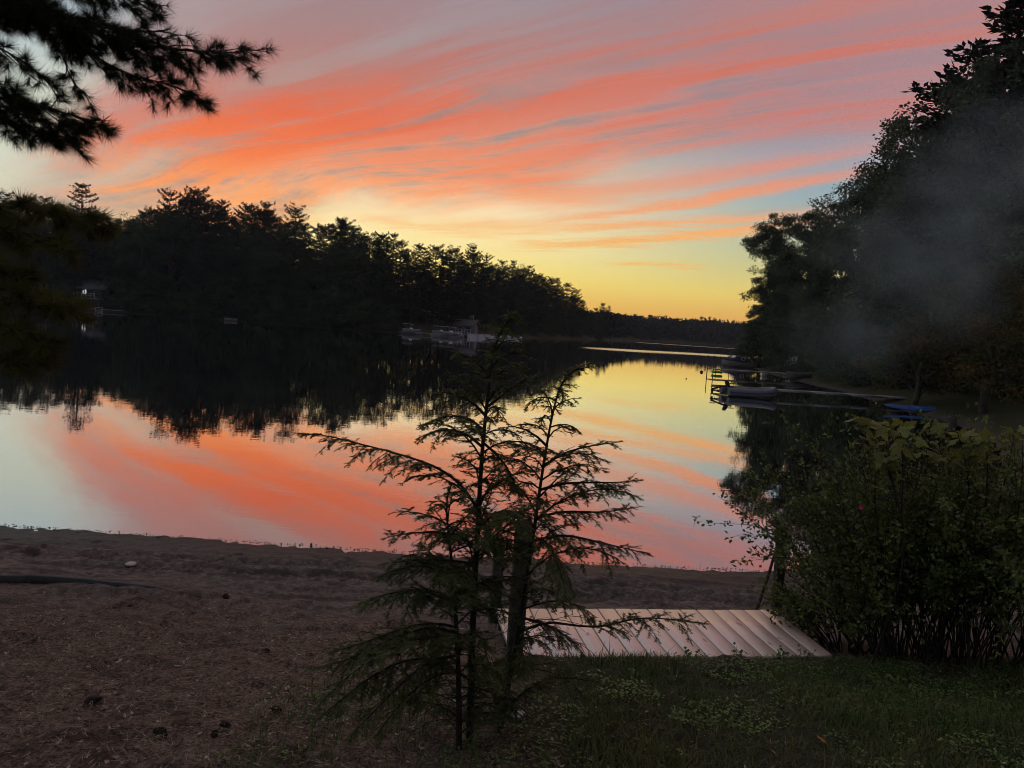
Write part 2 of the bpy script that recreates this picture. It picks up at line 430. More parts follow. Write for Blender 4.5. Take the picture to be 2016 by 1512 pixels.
# wide terrain
xs = np.concatenate([np.arange(-1200, -400, 100), np.arange(-400, -130, 15), np.arange(-130, -20, 3), np.arange(-20, 60, 1.0), np.arange(60, 300, 8), np.arange(300, 1201, 90)])
ys = np.concatenate([np.arange(-500, -60, 60), np.arange(-60, 10, 2.5), np.arange(10, 110, 1.0), np.arange(110, 310, 3), np.arange(310, 520, 10), np.arange(520, 1321, 80)])
Xg, Yg = np.meshgrid(xs, ys)
Z = land(Xg, Yg)
Z += np.where(Z > 0.3, 1, 0) * (0.25 * vnoise(Xg, Yg, 9, 1) + 0.1 * vnoise(Xg, Yg, 3, 2)) * np.clip(np.hypot(Xg, Yg - 4) / 20 - 0.6, 0, 1)
PX0, PX1, PY0, PY1 = -9.0, 9.0, -1.5, 9.9
inn = (Xg > PX0 + 0.6) & (Xg < PX1 - 0.6) & (Yg > PY0 + 0.6) & (Yg < PY1 - 0.2)
Z = np.where(inn, Z - 0.35, Z)
me = mesh_np('terrain', *[(a if i == 0 else [a]) for i, a in enumerate(grid(xs, ys, Z))])
me.shade_smooth()
m = bpy.data.materials.new('woodland_floor'); m.use_nodes = True; X.nt = m.node_tree
p = X.nt.nodes['Principled BSDF']; p.inputs['Roughness'].default_value = 0.9; p.inputs['Specular IOR Level'].default_value = 0.1
ge = X.nt.nodes.new('ShaderNodeNewGeometry'); sx = X.nt.nodes.new('ShaderNodeSeparateXYZ'); X.nt.links.new(ge.outputs['Position'], sx.inputs[0])
hz = X(sx.outputs[2]); n1 = noise(ge.outputs['Position'], 0.35, 4, 0.6)
c = mix(sstep(n1, 0.35, 0.65), (0.040, 0.036, 0.022, 1), (0.050, 0.060, 0.026, 1))
c = mix(sstep(hz + (n1 - 0.5) * 0.4, 0.22, 0.06), c, (0.07, 0.060, 0.050, 1))
X.nt.links.new(c, p.inputs['Base Color'])
me.materials.append(m)
tag(link(bpy.data.objects.new('terrain', me)), None, kind='structure')

# near beach and bank, modelled finely: ruts, tyre treads, drag marks
xs = np.concatenate([np.arange(PX0, -6.2, 0.15), np.arange(-6.2, 3.6, 0.034), np.arange(3.6, PX1 + 0.01, 0.12)])
ys = np.concatenate([np.arange(PY0, 2.0, 0.12), np.arange(2.0, 9.3, 0.034), np.arange(9.3, PY1, 0.1)])
Xg, Yg = np.meshgrid(xs, ys)
Z = land(Xg, Yg)
sdist = shore_dist(Xg, Yg)
Z += (0.25 + 0.75 * np.clip(sdist / 1.2, 0, 1)) * 0.022 * vnoise(Xg, Yg, 0.9, 3) + (0.3 + 0.7 * np.clip(sdist / 1.0, 0, 1)) * 0.011 * vnoise(Xg, Yg, 0.33, 4) + (0.3 + 0.7 * np.clip(sdist / 0.8, 0, 1)) * (0.012 * vnoise(Xg, Yg, 0.13, 5) + 0.008 * vnoise(Xg, Yg, 0.07, 6))
sandy = np.clip((sdist - 0.15) / 0.4, 0, 1) * np.clip((3.9 - sdist) / 0.8, 0, 1)
# long drag ridges along the beach
w_ = Yg + 0.25 * vnoise(Xg, Yg, 2.2, 8) + 0.05 * Xg
Z += sandy * (0.020 * vnoise(Xg * 0.10, w_, 0.20, 9) + 0.013 * vnoise(Xg * 0.14, w_, 0.10, 10))
def track(y0, slope, curve, x0, x1, wid=0.15, per=0.11, amp=0.04, seed=0):
    global Z
    yc = y0 + slope * Xg + curve * np.sin(Xg * 0.7 + seed)
    d = (Yg - yc) / wid
    on = np.clip((1 - np.abs(d)) * 4, 0, 1) * np.clip((Xg - x0) / 0.3, 0, 1) * np.clip((x1 - Xg) / 0.3, 0, 1)
    ph = (Xg + np.abs(d) * 0.10) / per * 2 * math.pi
    Z += on * (-0.022 + amp * np.clip(np.sin(ph) * 2.2, -1, 1) * 0.5)
    rim = np.exp(-((np.abs(d) - 1.15) / 0.16) ** 2) * np.clip((Xg - x0) / 0.3, 0, 1) * np.clip((x1 - Xg) / 0.3, 0, 1)
    Z += 0.022 * rim
track(7.75, 0.03, 0.06, -4.6, -1.4, seed=1)
track(7.32, 0.05, 0.05, -4.2, 0.2, seed=1.4)
track(7.70, 0.02, 0.04, 0.4, 3.3, wid=0.13, seed=2.1)
track(6.05, 0.04, 0.04, -3.9, -2.2, wid=0.13, seed=2.0)
track(7.20, 0.06, 0.05, 0.3, 3.6, seed=0.4)
track(6.75, 0.10, 0.03, -2.6, 0.0, wid=0.12, amp=0.008, seed=0.4)
gf = np.random.default_rng(77)
for k in range(90):
    fx, fy, fa = gf.uniform(-6, 3.4), gf.uniform(4.2, 8.2), gf.uniform(0, 3.14)
    u_ = (Xg - fx) * math.cos(fa) + (Yg - fy) * math.sin(fa); v_ = -(Xg - fx) * math.sin(fa) + (Yg - fy) * math.cos(fa)
    e_ = (u_ / 0.13) ** 2 + (v_ / 0.06) ** 2
    Z += np.where(sdist > 0.35, -0.034 * np.exp(-e_ ** 2) + 0.016 * np.exp(-((np.sqrt(e_) - 1.35) / 0.3) ** 2), 0)
foot = np.clip((sdist - 4.2) / 1.0, 0, 1)
Z += foot * (0.016 * vnoise(Xg, Yg, 0.22, 12) + 0.012 * vnoise(Xg, Yg, 0.09, 13))
Z = np.where(sdist > 0.25, np.maximum(Z, 0.012 + 0.02 * np.clip(sdist - 0.25, 0, 1)), Z)
me = mesh_np('beach_ground', *[(a if i == 0 else [a]) for i, a in enumerate(grid(xs, ys, Z))])
me.shade_smooth()
m = bpy.data.materials.new('sand_and_needle_litter'); m.use_nodes = True; X.nt = m.node_tree
p = X.nt.nodes['Principled BSDF']; p.inputs['Specular IOR Level'].default_value = 0.25
ge = X.nt.nodes.new('ShaderNodeNewGeometry'); sx = X.nt.nodes.new('ShaderNodeSeparateXYZ'); X.nt.links.new(ge.outputs['Position'], sx.inputs[0])
gx, gy, hz = (X(o) for o in sx.outputs)
P_ = ge.outputs['Position']
n1 = noise(P_, 1.3, 4, 0.6); n2 = noise(P_, 14.0, 5, 0.7); n3 = noise(P_, 55.0, 3, 0.7); n4 = noise(P_, 4.5, 4, 0.65)
n5 = noise(vec(gx * 0.7, gy * 6.0 + gx * 0.5, 0.0), 1.0, 4, 0.65)
sand = mix(sstep(n2, 0.3, 0.7), (0.070, 0.056, 0.048, 1), (0.215, 0.175, 0.150, 1))
sand = mix(sstep(n4, 0.52, 0.66) * 0.7, sand, (0.060, 0.047, 0.041, 1))
sand = mix(sstep(n5, 0.50, 0.62) * 0.65, sand, (0.052, 0.041, 0.036, 1))
mulch = mix(sstep(n3 * 0.6 + n2 * 0.4, 0.36, 0.64), (0.020, 0.014, 0.010, 1), (0.225, 0.158, 0.120, 1))
mulch = mix(sstep(n4, 0.56, 0.70) * 0.5, mulch, (0.115, 0.095, 0.070, 1))
mulch = mix(sstep(n1 * 0.5 + n4 * 0.5, 0.50, 0.38) * 0.6, mulch, (0.022, 0.015, 0.011, 1))
soil = mix(sstep(n2, 0.3, 0.7), (0.016, 0.016, 0.009, 1), (0.045, 0.048, 0.022, 1))
c = mix(sstep(hz + (n1 - 0.5) * 0.35 + (n4 - 0.5) * 0.3 + (n2 - 0.5) * 0.15, 0.52, 0.26), mulch, sand)
c = mix(sstep(gx + (n1 - 0.5) * 1.0 + (gy - 4.0) * 0.12, -0.1, 0.5) * sstep(gy - gx * 0.1, 4.85, 4.6), c, soil)
wet = sstep(hz + (n4 - 0.5) * 0.05, 0.085, 0.02)
c = mix(wet * 0.85, c, (0.030, 0.025, 0.022, 1))
X.nt.links.new(c, p.inputs['Base Color'])
X.nt.links.new((0.95 - wet * 0.45).v, p.inputs['Roughness'])
b = X.nt.nodes.new('ShaderNodeBump'); b.inputs['Strength'].default_value = 1.0; b.inputs['Distance'].default_value = 0.03
X.nt.links.new((n2 * 0.6 + n3 * 0.4).v, b.inputs['Height']); X.nt.links.new(b.outputs[0], p.inputs['Normal'])
me.materials.append(m)
tag(link(bpy.data.objects.new('beach_ground', me)), None, kind='structure')

# ------------------------------------------------------------------ lake
mw = bpy.data.materials.new('lake_water'); mw.use_nodes = True; X.nt = mw.node_tree
X.nt.nodes.remove(X.nt.nodes['Principled BSDF'])
ge = X.nt.nodes.new('ShaderNodeNewGeometry'); sx = X.nt.nodes.new('ShaderNodeSeparateXYZ'); X.nt.links.new(ge.outputs['Position'], sx.inputs[0])
gx, gy = X(sx.outputs[0]), X(sx.outputs[1])
rp = noise(vec(gx * 0.9, gy * 1.6, 0.0), 1.0, 3.0, 0.55)
fr = noise(vec(gx * 5.0, gy * 9.0, 2.0), 1.0, 2.0, 0.5)
# wind-ruffled strips far out
wv = (noise(vec(gx * 0.02, gy * 0.05, 5.0), 1.0, 3.0, 0.6) - 0.5)
band1 = (((gy - 112.0 - gx * 0.62 + wv * 14.0) / 8.0) ** 2.0 * -1.0).exp() * sstep(gx, 8.0, 15.0)
band2 = (((gy - 232.0 - gx * 0.55 + wv * 16.0) / 7.0) ** 2.0 * -1.0).exp() * sstep(gx, 34.0, 44.0)
ruf = (band1 * 1.0 + band2 * 0.7).clamp()
hgt = rp * 0.0012 + fr * 0.00035 * (1.0 + ruf * 2.0)
bp = X.nt.nodes.new('ShaderNodeBump'); bp.inputs['Strength'].default_value = 1.0; bp.inputs['Distance'].default_value = 1.0
X.nt.links.new(hgt.v, bp.inputs['Height'])
gl = X.nt.nodes.new('ShaderNodeBsdfGlossy'); gl.inputs[0].default_value = (0.96, 0.96, 0.97, 1)
X.nt.links.new((0.006 + ruf * 0.22).v, gl.inputs['Roughness']); X.nt.links.new(bp.outputs[0], gl.inputs['Normal'])
df = X.nt.nodes.new('ShaderNodeBsdfDiffuse'); df.inputs[0].default_value = (0.012, 0.014, 0.012, 1)
lw = X.nt.nodes.new('ShaderNodeFresnel'); lw.inputs[0].default_value = 2.6
ms = X.nt.nodes.new('ShaderNodeMixShader')
X.nt.links.new((X(lw.outputs[0]) * 0.9 + 0.40).clamp().v, ms.inputs[0])
X.nt.links.new(df.outputs[0], ms.inputs[1]); X.nt.links.new(gl.outputs[0], ms.inputs[2])
X.nt.links.new(ms.outputs[0], X.nt.nodes['Material Output'].inputs[0])
w = MB(); w.add([(-140, 4, 0), (300, 4, 0), (300, 440, 0), (-140, 440, 0)], [[0, 1, 2, 3]])
tag(obj('lake_water', w, mw), None, kind='structure')

def ghit(px, py, d0=9.0, d1=400.0):
    """where the line of sight through this pixel meets the land"""
    d = ray(px, py); d = d / d.y
    ts = np.linspace(d0, d1, 1600)
    zz = land(d.x * ts, ts); h = EYE.z + d.z * ts
    i = int(np.argmax(zz > h)); t = ts[i] if (zz > h).any() else d1
    return Vector((d.x * t, t, gz(d.x * t, t)))

# ------------------------------------------------------------------ trees
def pine_meshes(seed, H=25.0, base=0.28, Lmax=5.2, dens=1.0, pw=0.55):
    g = np.random.default_rng(seed)
    t = MB(); zz = np.linspace(0, H, 9)
    cx = np.cumsum(g.normal(0, 0.08, 9)); cy = np.cumsum(g.normal(0, 0.08, 9)); cx -= cx[0]; cy -= cy[0]
    t.tube(np.stack([cx, cy, zz], 1), 0.32 * (1 - zz / H) ** 0.8 + 0.03, 6)
    c = MB(); z = H * base
    while z < H - 0.25:
        hh = (z / H - base) / (1 - base)
        L0 = Lmax * ((1 - hh) ** pw) * (0.7 + 0.3 * min(1, hh / 0.2)) * g.uniform(0.72, 1.12) + 0.45
        n = g.integers(4, 7); a0 = g.uniform(0, 6.28)
        for k in range(n):
            a = a0 + k * 6.283 / n + g.normal(0, 0.25)
            L = L0 * g.uniform(0.55, 1.12)
            if g.random() < 0.15: L *= 0.35
            up = 0.06 + 0.5 * hh ** 2 + g.normal(0, 0.08)
            m_ = max(3, int(L / 0.40 * dens))
            s = np.linspace(0.22, 1, m_) * L
            ox, oy = np.interp(z, zz, cx), np.interp(z, zz, cy)
            curve = 0.16 * (s / L) ** 2 * L
            P = np.stack([ox + np.cos(a) * s, oy + np.sin(a) * s, z + up * s + curve], 1)
            t.tube(np.vstack([[ox, oy, z], P[m_ // 2], P[-1]]), [0.06, 0.04, 0.015], 3, cap=False)
            q = 9
            C = np.repeat(P, q, 0)
            lat = np.repeat(np.sin(np.linspace(0.35, 2.7, m_)) * L * 0.26 + 0.08, q) * g.normal(0, 0.7, len(C))
            C = C + np.stack([-np.sin(a) * lat, np.cos(a) * lat, g.normal(0, 0.09, len(C)) + 0.05], 1)
            D = unit(np.stack([np.cos(a) + g.normal(0, 0.6, len(C)), np.sin(a) + g.normal(0, 0.6, len(C)), 0.40 + g.normal(0, 0.40, len(C))], 1))
            c.leaves(C, D, perp(D, g), g.uniform(0.30, 0.72, len(C)), 0.24)
        z += g.uniform(0.6, 1.35) * (1.15 - 0.30 * hh) * (1.7 if g.random() < 0.12 else 1)
    C = np.tile([[cx[-1], cy[-1], H - 0.3]], (14, 1)) + g.normal(0, 0.08, (14, 3))
    D = unit(np.stack([g.normal(0, 0.5, 14), g.normal(0, 0.5, 14), np.full(14, 1.0)], 1))
    c.leaves(C, D, perp(D, g), 0.55, 0.16)
    return t.mesh('trunk'), c.mesh('crown')

def oak_meshes(seed, H=18.0, rad=5.5, base=0.16, nclump=170, per=95, leaf=0.26, spread=0.75, lean=0.0):
    g = np.random.default_rng(seed)
    t = MB(); c = MB()
    zt = np.linspace(0, H * 0.8, 7)
    lx = lean * (zt / H) ** 1.5 * H + np.cumsum(g.normal(0, 0.12, 7)); ly = np.cumsum(g.normal(0, 0.12, 7)); lx -= lx[0]; ly -= ly[0]
    t.tube(np.stack([lx, ly, zt], 1), 0.42 * (H / 18) * (1 - zt / (H * 0.85)) ** 0.7 + 0.03, 7)
    nl = 11
    lobes = []
    for k in range(nl):
        f = (k + 0.5) / nl; z = H * (base + (0.93 - base) * f)
        prof = math.sin(math.pi * min(1, 0.22 + 0.80 * f)) ** 0.6
        a = k * 2.4 + g.normal(0, 0.3); r = rad * prof * g.uniform(0.45, 0.75)
        ox = lean * (z / H) ** 1.5 * H
        lobes.append((np.array([ox + math.cos(a) * r, math.sin(a) * r, z]), rad * g.uniform(0.36, 0.52)))
        z0 = z * g.uniform(0.45, 0.75)
        p0 = np.array([np.interp(z0, zt, lx), np.interp(z0, zt, ly), z0]); p2 = lobes[-1][0]
        p1 = (p0 + p2) / 2 + np.array([0, 0, 0.3 * rad * 0.3])
        t.tube(np.vstack([p0, p1, p2]), [0.16 * H / 18, 0.10 * H / 18, 0.04], 5, cap=False)
    for k in range(nclump):
        lc, lr = lobes[g.integers(nl)]
        d = rdir(1, g)[0]; d[2] *= 0.8
        cc = lc + d * lr * g.uniform(0.55, 1.05)
        if k % 3 == 0: t.tube(np.vstack([lc, (lc + cc) / 2 + [0, 0, 0.1], cc]), [0.035, 0.022, 0.01], 3, cap=False)
        n = int(per * g.uniform(0.5, 1.4))
        C = cc + rdir(n, g) * g.uniform(0, 1, (n, 1)) ** 0.45 * np.array([spread, spread, spread * 0.65]) * 1.75 * g.uniform(0.5, 1.1)
        D = rdir(n, g); D[:, 2] -= 0.3; D = unit(D)
        c.leaves(C, D, perp(D, g), g.uniform(0.7, 1.3, n) * leaf, leaf * 0.62, 0.12)
    return t.mesh('trunk'), c.mesh('crown')

def setmat(pair, trunk, crown):
    pair[0].materials.append(trunk); pair[1].materials.append(crown); return pair
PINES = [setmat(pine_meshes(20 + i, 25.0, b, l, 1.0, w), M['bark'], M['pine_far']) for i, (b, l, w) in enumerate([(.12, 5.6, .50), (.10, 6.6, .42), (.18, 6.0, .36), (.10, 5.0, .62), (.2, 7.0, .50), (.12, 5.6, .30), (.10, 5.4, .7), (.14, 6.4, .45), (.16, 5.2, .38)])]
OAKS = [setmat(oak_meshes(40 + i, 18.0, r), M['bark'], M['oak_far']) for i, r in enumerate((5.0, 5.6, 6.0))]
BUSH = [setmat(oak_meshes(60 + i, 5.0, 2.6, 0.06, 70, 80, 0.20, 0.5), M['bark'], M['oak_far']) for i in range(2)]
def tree(name, pair, label, cat, x, y, H, H0, rz, group=None, wide=1.0, z=None):
    s = H / H0
    t = thing(name, label, cat, (x, y, (gz(x, y) if z is None else z) - 0.08), rz, group, (s * wide, s * wide, s))
    link(bpy.data.objects.new('trunk', pair[0]), t); link(bpy.data.objects.new('crown', pair[1]), t)
    return t

# wood on the far left shore: heights follow its skyline
SKY_X = [-80, 20, 100, 155, 205, 240, 285, 330, 380, 430, 470, 510, 560, 585, 600, 640, 670, 710, 760, 800, 830, 880, 925, 960, 1020, 1060, 1100, 1130, 1155, 1165, 1190, 1215]
SKY_Y = [385, 385, 395, 405, 432, 426, 417, 392, 392, 404, 412, 412, 418, 436, 446, 440, 438, 452, 467, 473, 484, 492, 495, 512, 518, 537, 548, 568, 597, 606, 604, 622]
SH_X = [-80, 0, 190, 460, 700, 880, 945, 1010, 1160, 1200, 1230]
SH_D = [137, 136, 135, 132.5, 129, 133, 152, 174, 231, 258, 300]
def skyline_tree(px, depth, top_y, kind, i, label, group, name=None, wide=1.0):
    p = at(px, 600, depth); x = p.x
    topz = at(px, top_y, depth).z
    b = gz(x, depth); H = topz - b
    if kind == 'pine':
        return tree(name or 'white_pine', PINES[i % len(PINES)], label, 'pine tree', x, depth, H / 0.985, 25.0, i * 1.7, group, wide)
    return tree(name or 'broadleaf_tree', OAKS[i % len(OAKS)], label, 'tree', x, depth, H / 0.97, 18.0, i * 2.3, group, wide)
g = np.random.default_rng(5)
PG, OG = 'pines of the far left wood', 'broadleaf trees of the far left wood'
CREST = []
PL, OL = 'dark pine in the crowded wood across the water', 'dark green broadleaf tree in the crowded wood across the water'
k = 0
# named tips that stand out against the sky
for px, ty, dd, lab in [(157, 366, 9, 'slender cone-topped pine standing alone above the wood at far left'), (330, 382, 10, 'left one of two broad flat-topped pines at the wood\'s highest point'),
                        (379, 379, 12, 'right one of two broad pines at the wood\'s highest point'), (431, 397, 10, 'feathery spreading pine right of the two highest pines'),
                        (517, 405, 12, 'pine with sky showing through its trunk on the left wood crest'), (575, 412, 9, 'last tall pine before the left wood steps down'),
                        (668, 433, 9, 'round-headed pine on the crest above the pontoon boats'), (925, 488, 10, 'airy layered pine on the middle of the descending wood crest'),
                        (1187, 599, 14, 'small pine pair tip beyond the low end of the wood'), (1200, 603, 22, 'last small pine at the low right end of the wood')]:
    CREST.append((px, skyline_tree(px, np.interp(px, SH_X, SH_D) + dd, ty, 'pine', k, lab, PG, wide=1.25 if px == 157 else 1.0), True)); k += 1
px = -70.0
while px < 1215:
    d0 = np.interp(px, SH_X, SH_D)
    depth = d0 + g.uniform(8, 20); sc = 145 / depth
    ty = np.interp(px, SKY_X, SKY_Y) + g.choice([g.uniform(-4, 8), g.uniform(4, 24)]) * sc
    CREST.append((px, skyline_tree(px, depth, ty, 'pine' if g.random() < (0.6 if 190 < px < 290 else 0.93) else 'oak', k, PL, PG), False)); k += 1
    px += g.uniform(9, 17) * sc ** 0.6
def nth(n): return str(n) + ('th' if 10 <= n % 100 <= 20 else {1: 'st', 2: 'nd', 3: 'rd'}.get(n % 10, 'th'))
CREST.sort(key=lambda c: c[0])
for n_, (px_, o, named) in enumerate(CREST, 1):
    oak_ = o.name.startswith('broadleaf')
    if oak_: o['group'] = OG
    if not named: o['label'] = ('round-topped tree, ' if oak_ else 'dark pine, ') + nth(n_) + ' treetop from the left along the far wood\'s crest'
px = -70.0
while px < 1205:
    d0 = np.interp(px, SH_X, SH_D); depth = d0 + g.uniform(4, 8) + 1.0; sc = 140 / depth
    top = np.interp(px, SKY_X, SKY_Y); bot = at(0, 0, 1).z * 0 + 592 + 0.0717 * px
    ty = top + (bot - top) * g.uniform(0.10, 0.36)
    oak = g.random() < (0.75 if (400 < px < 730 or px < 150) else 0.3)
    if not (895 < px < 985 and False):
        skyline_tree(px, depth, ty, 'oak' if oak else 'pine', k, OL if oak else PL, OG if oak else PG, wide=1.15); k += 1
    px += g.uniform(15, 24) * sc ** 0.6 * (0.75 if px > 640 else 1.0)
px = -60.0
while px < 1200:                                   # low growth along that shore
    d0 = np.interp(px, SH_X, SH_D); sc = 135 / d0
    if not (775 < px < 1000 or 150 < px < 225 or 30 < px < 118):
        p = at(px, 600, d0 + 1.8)
        tree('shore_bush', BUSH[k % 2], 'low dark bush at the waterline of the far left shore', 'bush', p.x, d0 + 1.8, g.uniform(3.5, 7.5), 5.0, k * 1.3, 'bushes along the far left shore', 1.25); k += 1
    px += g.uniform(24, 40) * sc ** 0.6

# distant wooded rise across the lake: one mass
fw = MB(); g = np.random.default_rng(9)
for i in range(1600):
    row = i % 4; x = g.uniform(15, 300); y = 403 + row * 7 + g.uniform(0, 9)
    if x < 80: y += (80 - x) * 0.2
    gzz = gz(x, y); h = max(3.0, (14.2 + 0.004 * (x - 60)) * (0.62 + row * 0.12) * g.uniform(0.92, 1.03) - gzz)
    r = g.uniform(2.0, 3.4); n = 64
    d = rdir(n, g); C = np.array([x, y, gzz + h - r * 1.0]) + d * np.array([r, r, r * 1.0]) * g.uniform(0.5, 1.0, (n, 1))
    C[: n // 3, 2] -= g.uniform(0, h * 0.75, n // 3)
    D = rdir(n, g); fw.leaves(C, D, perp(D, g), g.uniform(1.0, 2.0, n), 1.0)
for i in range(420):                                # the same wood running along the bay's left side
    f = g.uniform(0, 1); x = np.interp(f, [0, .4, .7, 1], [34, 47, 63, 84]) - g.uniform(1, 22); y = np.interp(f, [0, .4, .7, 1], [262, 302, 362, 404]) + g.uniform(0, 8)
    gzz = gz(x, y); h = max(2.5, 10.5 * g.uniform(0.7, 1.0) - gzz); r = g.uniform(1.2, 2.2); n = 64
    d = rdir(n, g); C = np.array([x, y, gzz + h - r]) + d * r * g.uniform(0.5, 1.0, (n, 1)); C[: n // 3, 2] -= g.uniform(0, h * 0.8, n // 3)
    D = rdir(n, g); fw.leaves(C, D, perp(D, g), g.uniform(0.9, 1.7, n), 0.8)
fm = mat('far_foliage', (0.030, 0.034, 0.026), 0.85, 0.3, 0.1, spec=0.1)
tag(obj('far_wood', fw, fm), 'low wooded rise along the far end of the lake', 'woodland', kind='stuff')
for px, ty, lab in [(1381, 624, 'leftmost of three tiny pines on the distant ridge'), (1396, 623, 'middle of three tiny pines on the distant ridge'), (1406, 626, 'rightmost of three tiny pines on the distant ridge')]:
    p = at(px, 640, 425); H = at(px, ty, 425).z - gz(p.x, 425)
    tree('ridge_pine', PINES[k % len(PINES)], lab, 'pine tree', p.x, 425, H, 25.0, k, 'three pines on the distant ridge', 1.3); k += 1

# right shore: oaks and pines climbing towards the camera
RO = [setmat(oak_meshes(80 + i, 18.0, r, 0.08, 300, 130, 0.23, 0.62, ln), M['bark'], M['oak_near']) for i, (r, ln) in enumerate(((5.2, -0.14), (5.6, -0.05), (6.0, 0.0)))]
RP = [setmat(pine_meshes(90 + i, 25.0, 0.2, 4.8, 1.5), M['bark'], M['pine_far']) for i in range(2)]
RG = 'trees of the right shore'
def rtree(px, ty, depth, kind, v, label, wide=1.0, rz=0.0):
    x = at(px, 600, depth).x; H = at(px, ty, depth).z - gz(x, depth)
    if kind == 'oak': return tree('oak_tree', RO[v], label, 'oak tree', x, depth, H / 0.97, 18.0, rz, RG, wide)
    return tree('white_pine', RP[v], label, 'pine tree', x, depth, H / 0.985, 25.0, rz, RG, wide)
rtree(1552, 432, 84, 'oak', 0, 'oak leaning out over the water at the tip of the right shore', 1.05)
rtree(1606, 402, 76, 'oak', 1, 'second oak from the tip of the right shore', 1.0, 1.0)
rtree(1690, 338, 68, 'oak', 2, 'oak midway up the right tree line, third from the tip', 1.0, 2.0)
rtree(1768, 235, 59, 'oak', 1, 'tall rounded oak right behind the drifting smoke', 1.0, 3.1)
rtree(1872, 82, 53, 'pine', 0, 'tall pine with stepped horizontal limbs near the top right corner', 1.35, 0.4)
rtree(1862, 185, 50, 'oak', 2, 'broad oak below the tall stepped pine at right', 1.1, 4.0)
rtree(1972, -10, 46, 'pine', 1, 'tall pine running off the top right corner', 1.4, 1.4)
rtree(1965, 120, 44, 'oak', 1, 'dark oak at the right edge behind the smoke', 1.05, 5.0)
rtree(2060, -60, 42, 'pine', 0, 'pine partly cut by the right edge of the view', 1.1, 2.4)
rtree(2080, 160, 36, 'oak', 2, 'nearest large oak, cut by the right edge of the view', 1.1, 0.7)
rtree(1730, 330, 74, 'oak', 2, 'oak standing back from the water behind the third oak', 1.0, 0.9)
rtree(1820, 240, 66, 'oak', 0, 'oak standing back from the water below the stepped pine', 1.0, 2.9)
rtree(1920, 200, 60, 'oak', 2, 'oak filling the right skyline between the two tall pines', 1.1, 3.9)
BN = [setmat(oak_meshes(100 + i, 5.0, 2.6, 0.04, 110, 110, 0.13, 0.42), M['bark'], M['oak_near']) for i in range(2)]
for i, (px, dp, H, lab) in enumerate([(1500, 86, 5.5, 'leafy bush at the foot of the leaning oak'), (1540, 80, 5.0, 'bush beside the covered motorboat'), (1585, 72, 5.5, 'bush behind the white lawn chairs'),
                                      (1625, 66, 6.0, 'tall bush right of the white lawn chairs'), (1670, 58, 5.0, 'bush above the beached canoe'), (1720, 52, 5.0, 'bush behind the long dock\'s shore end'),
                                      (1770, 50, 6.0, 'tall dark bush behind the overturned rowboat'), (1840, 46, 6.5, 'dark bush behind the orange-leaved maple'), (1905, 44, 6.0, 'dark bush behind the picnic table'),
                                      (1985, 40, 7.0, 'dark bush at the right edge behind the bank')]):
    tree('leafy_bush', BN[i % 2], lab, 'bush', at(px, 650, dp).x, dp, H, 5.0, i * 1.9, 'undergrowth on the right shore', 1.2)
MT = [setmat(oak_meshes(120 + i, 6.0, 2.7, 0.25, 90, 70, 0.16, 0.42), M['bark'], M['maple_turn']) for i in range(2)]
for i, (px, ty, dp, lab) in enumerate([(1815, 628, 37, 'small maple with turning orange leaves above the bank'), (1955, 535, 33, 'larger half-orange maple overhanging the right bank'), (2050, 560, 27, 'green and rust maple at the right edge of the bank')]):
    x = at(px, 650, dp).x; H = at(px, ty, dp).z - gz(x, dp)
    tree('maple_tree', MT[i % 2], lab, 'maple tree', x, dp, H / 0.97, 6.0, i * 2.2, 'turning maples on the right bank', 1.0 if i else 1.25)
rtree(1530, 520, 88, 'oak', 1, 'low spreading oak filling in behind the leaning one', 1.25, 2.0)
rtree(1590, 470, 80, 'oak', 2, 'dense oak tucked behind the second oak from the tip', 1.2, 4.4)

# ------------------------------------------------------------------ things on the near bank
def A3(p): return np.array(tuple(p), float)
# wooden platform: every board its own piece
mp = bpy.data.materials.new('fresh_pine_boards'); mp.use_nodes = True; X.nt = mp.node_tree
p = X.nt.nodes['Principled BSDF']; tcn = X.nt.nodes.new('ShaderNodeTexCoord'); oi = X.nt.nodes.new('ShaderNodeObjectInfo')
sx = X.nt.nodes.new('ShaderNodeSeparateXYZ'); X.nt.links.new(tcn.outputs['Object'], sx.inputs[0])
rnd = X(oi.outputs['Random'])
bx_, by_ = X(sx.outputs[0]), X(sx.outputs[1])
gr = noise(vec(bx_ * 60.0 + rnd * 50.0, by_ * 3.0 + rnd * 31.0, 0.0), 1.0, 4.0, 0.6)
kn = X.nt.nodes.new('ShaderNodeTexVoronoi'); kn.inputs['Scale'].default_value = 1.0
X.nt.links.new(vec(bx_ * 13.0 + rnd * 70.0, by_ * 4.6 + rnd * 23.0, 0.0), kn.inputs['Vector'])
blot = noise(vec(bx_ * 9.0 + rnd * 9.0, by_ * 5.0 + rnd * 17.0, 4.0), 1.0, 3.0, 0.6)
c = mix(sstep(gr, 0.35, 0.7), (0.92, 0.67, 0.56, 1), (0.78, 0.52, 0.41, 1))
c = mix(sstep(rnd, 0.62, 0.95) * 0.55, c, (0.50, 0.39, 0.34, 1))
c = mix(sstep(X(kn.outputs['Distance']), 0.20, 0.08) * 0.85, c, (0.22, 0.11, 0.07, 1))
c = mix(sstep(blot, 0.56, 0.72) * 0.35, c, (0.36, 0.25, 0.20, 1))
X.nt.links.new(c, p.inputs['Base Color']); p.inputs['Roughness'].default_value = 0.42
p.inputs['Specular IOR Level'].default_value = 0.6; p.inputs['Coat Weight'].default_value = 1.0; p.inputs['Coat Roughness'].default_value = 0.40; p.inputs['Coat IOR'].default_value = 3.3
b = X.nt.nodes.new('ShaderNodeBump'); b.inputs['Strength'].default_value = 0.12; b.inputs['Distance'].default_value = 0.004
X.nt.links.new(gr.v, b.inputs['Height']); X.nt.links.new(b.outputs[0], p.inputs['Normal'])
